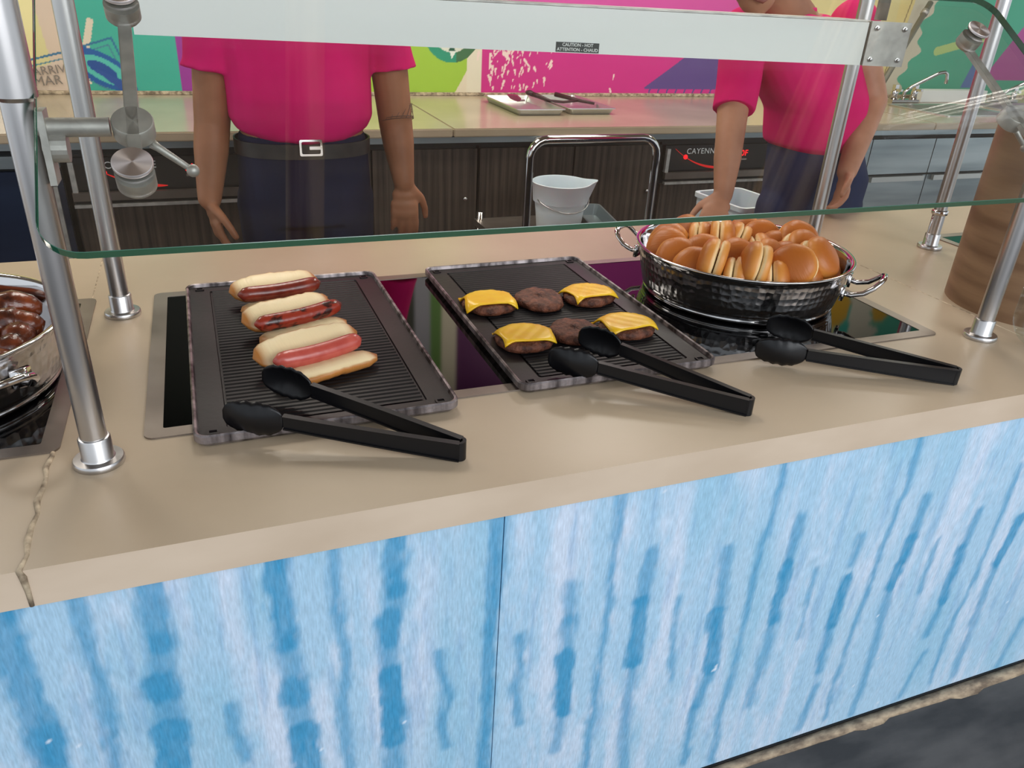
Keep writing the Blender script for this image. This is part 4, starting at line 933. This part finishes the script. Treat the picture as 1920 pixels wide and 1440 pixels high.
def hand(bm,wrist,dirv,palmn,size=1.0,thumb_side=1,curl=.35):
    """palm + five fingers; dirv = wrist to knuckles, palmn = out of the palm, thumb_side along cross(dirv,palmn)"""
    d=Vector(dirv).normalized(); n=Vector(palmn); n=(n-d*d.dot(n)).normalized(); s=d.cross(n)*thumb_side
    w=Vector(wrist); S=size
    R3=Matrix((s,n,d)).transposed().to_4x4()
    for u,wd,th in ((.012,.026,.017),(.035,.034,.016),(.06,.039,.0145),(.08,.039,.0125)):
        ball(bm,w+d*u*S,(wd*S,th*S,.02*S),14,R3)
    F_=[(.029,.068,.0088),(.0105,.076,.0092),(-.0095,.070,.0088),(-.029,.056,.0078)]
    for off,ln,r in F_:
        k=w+d*(.084-.12*abs(off-.006))*S+s*off*S; a=curl*.5; cur=k-d*.02*S; ball(bm,cur,r*S,10); P=[(cur,r*S*1.05),(k,r*S*1.05)]
        for j,f in enumerate((.45,.30,.25)):
            a+=curl*(.5+.3*j); dd=(d*math.cos(a)+n*math.sin(a)+s*off*(2.2 if j==0 else 1.2)).normalized(); cur2=P[-1][0]+dd*ln*f*S; P.append((cur2,r*S*(.96-.09*j)))
        chain(bm,P)
    b0=w+d*.02*S+s*.022*S; P=[(b0,.013*S)]
    for ln,sd,nn,dd_ in ((.036,.75,.35,.75),(.030,.35,.35,.95),(.024,.12,.3,1.0)):
        v=(s*sd+n*nn+d*dd_).normalized(); P.append((P[-1][0]+v*ln*S,(.0115-.001*len(P))*S))
    chain(bm,P)
def head(t,c,fwd,up,skin,S=1.0,bm=None):
    """adds skull, jaw, nose, ears, lips to the body mesh; eyes, brows and hair as children"""
    f=Vector(fwd).normalized(); u=Vector(up); u=(u-f*f.dot(u)).normalized(); s=f.cross(u)
    R3=Matrix((s,f,u)).transposed().to_4x4(); c=Vector(c)
    P=lambda x,y,z: c+s*x*S+f*y*S+u*z*S
    ball(bm,P(0,-.01,.03),(.074*S,.092*S,.088*S),22,R3)
    ball(bm,P(0,.012,-.02),(.066*S,.076*S,.075*S),22,R3)
    ball(bm,P(0,.03,-.065),(.046*S,.048*S,.042*S),18,R3); ball(bm,P(0,.055,-.088),(.022*S,.018*S,.018*S),12,R3)
    for q in (-1,1):
        ball(bm,P(q*.035,.055,-.02),(.024*S,.024*S,.024*S),12,R3)
        ball(bm,P(q*.076,-.005,-.01),(.010*S,.018*S,.031*S),12,R3)
        ball(bm,P(q*.032,.072,.028),(.026*S,.013*S,.009*S),12,R3)
    chain(bm,[(P(0,.082,.015),.008*S),(P(0,.098,-.022),.012*S)]); 
    for q in (-1,1): ball(bm,P(q*.013,.09,-.026),.009*S,10)
    def kid(name,m,fn,smooth=True):
        b=bmesh.new(); fn(b); return fin(b,name,m,t,smooth)
    for q in (-1,1):
        kid('eye','eye',lambda b:ball(b,P(q*.031,.0715,.008),(.0125*S,.0085*S,.0075*S),14,R3)); kid('iris','iris',lambda b:ball(b,P(q*.031,.0785,.008),(.0050*S,.0028*S,.0050*S),10,R3))
        kid('eyebrow','hair',lambda b:tube(b,[P(q*.016,.088,.030),P(q*.034,.088,.036),P(q*.052,.076,.030)],[.003*S,.004*S,.002*S],8))
    kid('mouth','lip',lambda b:(tube(b,[P(-.025,.076,-.052),P(-.012,.086,-.049),P(0,.089,-.051),P(.012,.086,-.049),P(.025,.076,-.052)],[.002*S,.0045*S,.0045*S,.0045*S,.002*S],8),tube(b,[P(-.022,.077,-.056),P(0,.089,-.060),P(.022,.077,-.056)],[.002*S,.0055*S,.002*S],8)))
    b=bmesh.new(); ball(b,P(0,-.022,.046),(.080*S,.088*S,.082*S),22,R3); ball(b,P(0,-.045,.0),(.072*S,.062*S,.075*S),22,R3); ball(b,P(0,.03,.085),(.055*S,.045*S,.03*S),18,R3)
    for q in (-1,1): ball(b,P(q*.066,-.018,.02),(.014*S,.03*S,.04*S),12,R3)
    remesh(b,'hair','hair',t,.006,3)
# ---- person one: stands upright, arms hanging
Y1=1.5
def rel(o,p): return Vector(p)-Vector(o)
O1=Vector((.250,Y1,0)); 
t1=thing('person','person in magenta polo shirt, navy trousers and buckled belt standing with arms hanging','person',O1)
def q1(px,py,Y=Y1): return V(px,py,Y)-O1
torso=[((0,.0,.80),.140,.098),((0,0,.90),.155,.105),((0,-.01,.99),.150,.105),((0,-.015,1.08),.163,.115),((0,-.01,1.20),.172,.112),((0,0,1.32),.185,.105),((0,.0,1.40),.165,.08),((0,.005,1.44),.09,.06)]
bm=bmesh.new(); rings(bm,torso)
chain(bm,[(Vector((0,.01,1.40)),.055),(Vector((0,.0,1.50)),.055)])
for s in (-1,1): chain(bm,[(Vector((s*.085,0,.86)),.092),(Vector((s*.09,-.01,.48)),.058),(Vector((s*.092,.01,.30)),.054),(Vector((s*.092,.02,.09)),.038)]); chain(bm,[(Vector((s*.092,.02,.05)),.036),(Vector((s*.10,-.09,.035)),.032),(Vector((s*.104,-.15,.028)),.024)])
shL=Vector((-.185,0,1.385)); shR=Vector((.185,0,1.385))
eL=q1(398,232); wL=q1(393,372,Y1-.04); eR=q1(742,232); wR=q1(757,340,Y1-.04)
upL=q1(398,115); upR=q1(728,115)
chain(bm,[(shL,.058),(upL,.049),(eL,.044),(eL.lerp(wL,.35),.043),(wL,.030)])
chain(bm,[(shR,.058),(upR,.050),(eR,.046),(eR.lerp(wR,.35),.043),(wR,.030)])
hand(bm,wL,(.14,-.12,-1),(1,.15,0),1.06,1,.28)
hand(bm,wR,(-.02,-.12,-1),(.15,1,0),1.06,1,.28)
head(t1,(0,-.025,1.60),(0,-1,-.1),(0,0,1),'skin',1.0,bm)
body=remesh(bm,'body','skin',t1,.005,4)
# tattoo band: lattice of thin lines wrapped round the forearm
bm=bmesh.new(); ax=(wR-eR).normalized(); s1=ax.cross(Vector((0,1,0))).normalized(); s2=ax.cross(s1); c0=eR+(q1(742,212)-q1(742,232)); 
rr_=.0462
for k_ in range(20):
    a=2*PI*k_/20
    for sg in (1,):
        P=[c0+ax*(-.018+.036*u)+(s1*math.cos(a+sg*.55*u)+s2*math.sin(a+sg*.55*u))*rr_ for u in (0,.25,.5,.75,1)]; tube(bm,P,.0009,4)
for u in (-.018,-.013,.013,.018): tube(bm,[c0+ax*u+(s1*math.cos(a)+s2*math.sin(a))*rr_ for a in np.linspace(0,2*PI,29)],.0009,4)
o=fin(bm,'tattoo_band',mat('tattoo_ink',(104,76,66),rough=.6),t1); o['label']='dark lattice tattoo band round the forearm'
def folds(co): 
    x,y,z=co[:,0],co[:,1],co[:,2]; return (.015*(fbm(x*11+z*2,z*3.2,3,4)-.5)+.0035*np.sin(x*44+5*fbm(x*3,z*4,2,8))*np.clip((z-.9)*2,0,1)*np.clip(1.35-z,0,1)).astype(np.float32)
bm=bmesh.new(); rings(bm,[((.0,-.02,1.018),.090,.100),((.0,-.012,1.028),.135,.122),((0,-.008,1.045),.166,.133),((0,-.010,1.075),.183,.139),((0,-.016,1.12),.182,.139),((0,-.01,1.2),.184,.132),((0,0,1.32),.197,.118),((0,0,1.405),.172,.092),((0,.006,1.45),.085,.07)])
for sh,up,e in ((shL,upL,eL),(shR,upR,eR)):
    d=(e-up).normalized(); tube(bm,[sh+Vector((0,0,.01)),up,up+(e-up)*.13+Vector((0,0,0))],[.068,.068,.074],20); ball(bm,sh,.070,16)
remesh(bm,'shirt','shirt',t1,.006,5,folds)
bm=bmesh.new(); lp=[]
for i in range(9):
    a=i/8; lp.append([Vector(((.062+.012*(1-a))*math.cos(th),-.0+(.064+.012*(1-a))*math.sin(th)+.002,1.435+.035*a+.01*math.sin(th))) for th in np.linspace(0,2*PI,25)[:-1]])
loft(bm,lp,False); o=fin(bm,'collar','shirt',t1,True); md=o.modifiers.new('s','SOLIDIFY'); md.thickness=.004
bm=bmesh.new(); rings(bm,[((0,0,.80),.160,.118),((0,0,.88),.174,.126),((0,-.004,.99),.168,.124),((0,-.006,1.035),.160,.116)])
for s in (-1,1): chain(bm,[(Vector((s*.085,0,.85)),.098),(Vector((s*.092,-.005,.48)),.076),(Vector((s*.092,.012,.1)),.062)])
remesh(bm,'trousers','trousers',t1,.007,4)
bm=bmesh.new(); lp=[]
for z,o_ in ((.982,0),(.982,.004),(1.018,.004),(1.018,0)):
    lp.append([Vector(((.1705+o_)*abs(math.cos(a))**.87*(1 if math.cos(a)>0 else -1),-.003+(.1255+o_)*abs(math.sin(a))**.87*(1 if math.sin(a)>0 else -1),z)) for a in np.linspace(0,2*PI,49)[:-1]])
loft(bm,lp,False); belt=fin(bm,'belt','leather',t1,auto=True)
bk=q1(583,277,Y1-.136)
bm=bmesh.new(); l_=[[bk+Vector((p_.x,o_,p_.y)) for p_ in rrect(w_,h_,.004,4)] for w_,h_,o_ in ((.056,.040,.0),(.056,.040,-.004),(.046,.030,-.004),(.046,.030,0))]
loft(bm,l_,False); b_=fin(bm,'belt_buckle','chrome',t1)
bm=bmesh.new(); box(bm,tuple(bk+Vector((-.004,-.006,-.004))),tuple(bk+Vector((.027,-.003,.004)))); fin(bm,'buckle_pin','chrome',t1)
for s in (-1,1):
    bm=bmesh.new(); chain(bm,[(Vector((s*.094,.035,.045)),.044),(Vector((s*.102,-.09,.040)),.040),(Vector((s*.106,-.165,.032)),.031)]); remesh(bm,'shoe','leather',t1,.006,3)
# ---- person two: leans to the left with one hand on the counter
Y2=1.12
hp=V(1530,330,Y2); O2=Vector((hp.x,Y2,0))
t2=thing('person','person in magenta polo shirt leaning on the counter behind the bun pot','person',O2)
def q2(px,py,Y=Y2): return V(px,py,Y)-O2
pel=q2(1530,330); hem=q2(1520,262); che=q2(1500,110); nk=q2(1500,25,Y2-.02)
S2=(lambda v,dz=0: (v.x,v.y,v.z+dz))
bm=bmesh.new()
rings(bm,[((pel.x,0,pel.z-.10),.120,.088),(S2(pel),.125,.090),((hem.x,-.005,hem.z),.108,.088),((hem.x-.01,-.01,hem.z+.10),.128,.10),(S2(che),.150,.10),((che.x+.012,-.0,nk.z-.05),.150,.09),((nk.x,0,nk.z),.08,.06)])
hd=q2(1418,-68,Y2-.09); chain(bm,[(nk+Vector((0,.01,-.02)),.055),(nk.lerp(hd,.55)+Vector((0,.02,0)),.052)])
for s in (-1,1): chain(bm,[(Vector((pel.x+s*.075,0,pel.z-.08)),.085),(Vector((pel.x+s*.085,.02,.46)),.056),(Vector((pel.x+s*.085,.04,.28)),.05),(Vector((pel.x+s*.09,.05,.09)),.037)]); chain(bm,[(Vector((pel.x+s*.09,.06,.05)),.034),(Vector((pel.x+s*.10,-.07,.033)),.028)])
s2L=q2(1395,62); u2L=q2(1378,170,Y2-.04); e2L=q2(1368,262,Y2-.10); w2L=V(1356,366,.96)-O2
s2R=q2(1600,45); e2R=q2(1634,190,Y2-.07); w2R=q2(1588,322,Y2-.17)
chain(bm,[(s2L,.052),(u2L,.042),(e2L,.036),(e2L.lerp(w2L,.35),.0345),(w2L,.024)])
chain(bm,[(s2R,.054),(s2R.lerp(e2R,.5),.047),(e2R,.041),(e2R.lerp(w2R,.35),.037),(w2R,.026)])
hl_=Vector((w2L.x,w2L.y,w2L.z)); hand(bm,hl_,(-.55,-.45,-.55),(-.35,-.1,-1),.92,-1,.25)
hand(bm,w2R,(-.35,-.35,-.8),(-.8,.3,.2),.92,-1,.45)
head(t2,hd,(-.35,-1,-.28),(-.18,0,1),'skin2',.95,bm)
remesh(bm,'body','skin2',t2,.005,4)
bm=bmesh.new(); rings(bm,[((hem.x-.01,-.005,hem.z-.022),.085,.100),((hem.x-.006,-.004,hem.z-.005),.122,.116),((hem.x,-.005,hem.z+.015),.136,.120),((hem.x-.005,-.008,hem.z+.08),.146,.122),(S2(che),.163,.118),((che.x+.012,-.0,nk.z-.05),.162,.104),((nk.x,0,nk.z),.082,.07)])
tube(bm,[s2L+Vector((0,0,.012)),u2L,u2L.lerp(e2L,.42)],[.060,.056,.055],20); ball(bm,s2L,.061,16)
tube(bm,[s2R+Vector((0,0,.012)),s2R.lerp(e2R,.36)],[.062,.056],20); ball(bm,s2R,.063,16)
remesh(bm,'shirt','shirt',t2,.006,5,folds)
bm=bmesh.new(); lp=[]
for i in range(7):
    a=i/6; lp.append([Vector((nk.x-.012+(.060+.010*(1-a))*math.cos(th),(.06+.01*(1-a))*math.sin(th),nk.z-.02+.035*a)) for th in np.linspace(0,2*PI,25)[:-1]])
loft(bm,lp,False); o=fin(bm,'collar','shirt',t2,True); md=o.modifiers.new('s','SOLIDIFY'); md.thickness=.004
bm=bmesh.new(); rings(bm,[((pel.x,0,pel.z-.11),.145,.115),(S2(pel),.152,.118),((hem.x+.004,-.002,hem.z+.03),.124,.105)])
for s in (-1,1): chain(bm,[(Vector((pel.x+s*.078,0,pel.z-.09)),.090),(Vector((pel.x+s*.085,.02,.46)),.070),(Vector((pel.x+s*.088,.042,.1)),.058)])
remesh(bm,'trousers','trousers2',t2,.007,4)
for s in (-1,1):
    bm=bmesh.new(); chain(bm,[(Vector((pel.x+s*.092,.07,.043)),.042),(Vector((pel.x+s*.10,-.05,.038)),.038),(Vector((pel.x+s*.104,-.12,.031)),.030)]); remesh(bm,'shoe','leather',t2,.006,3)
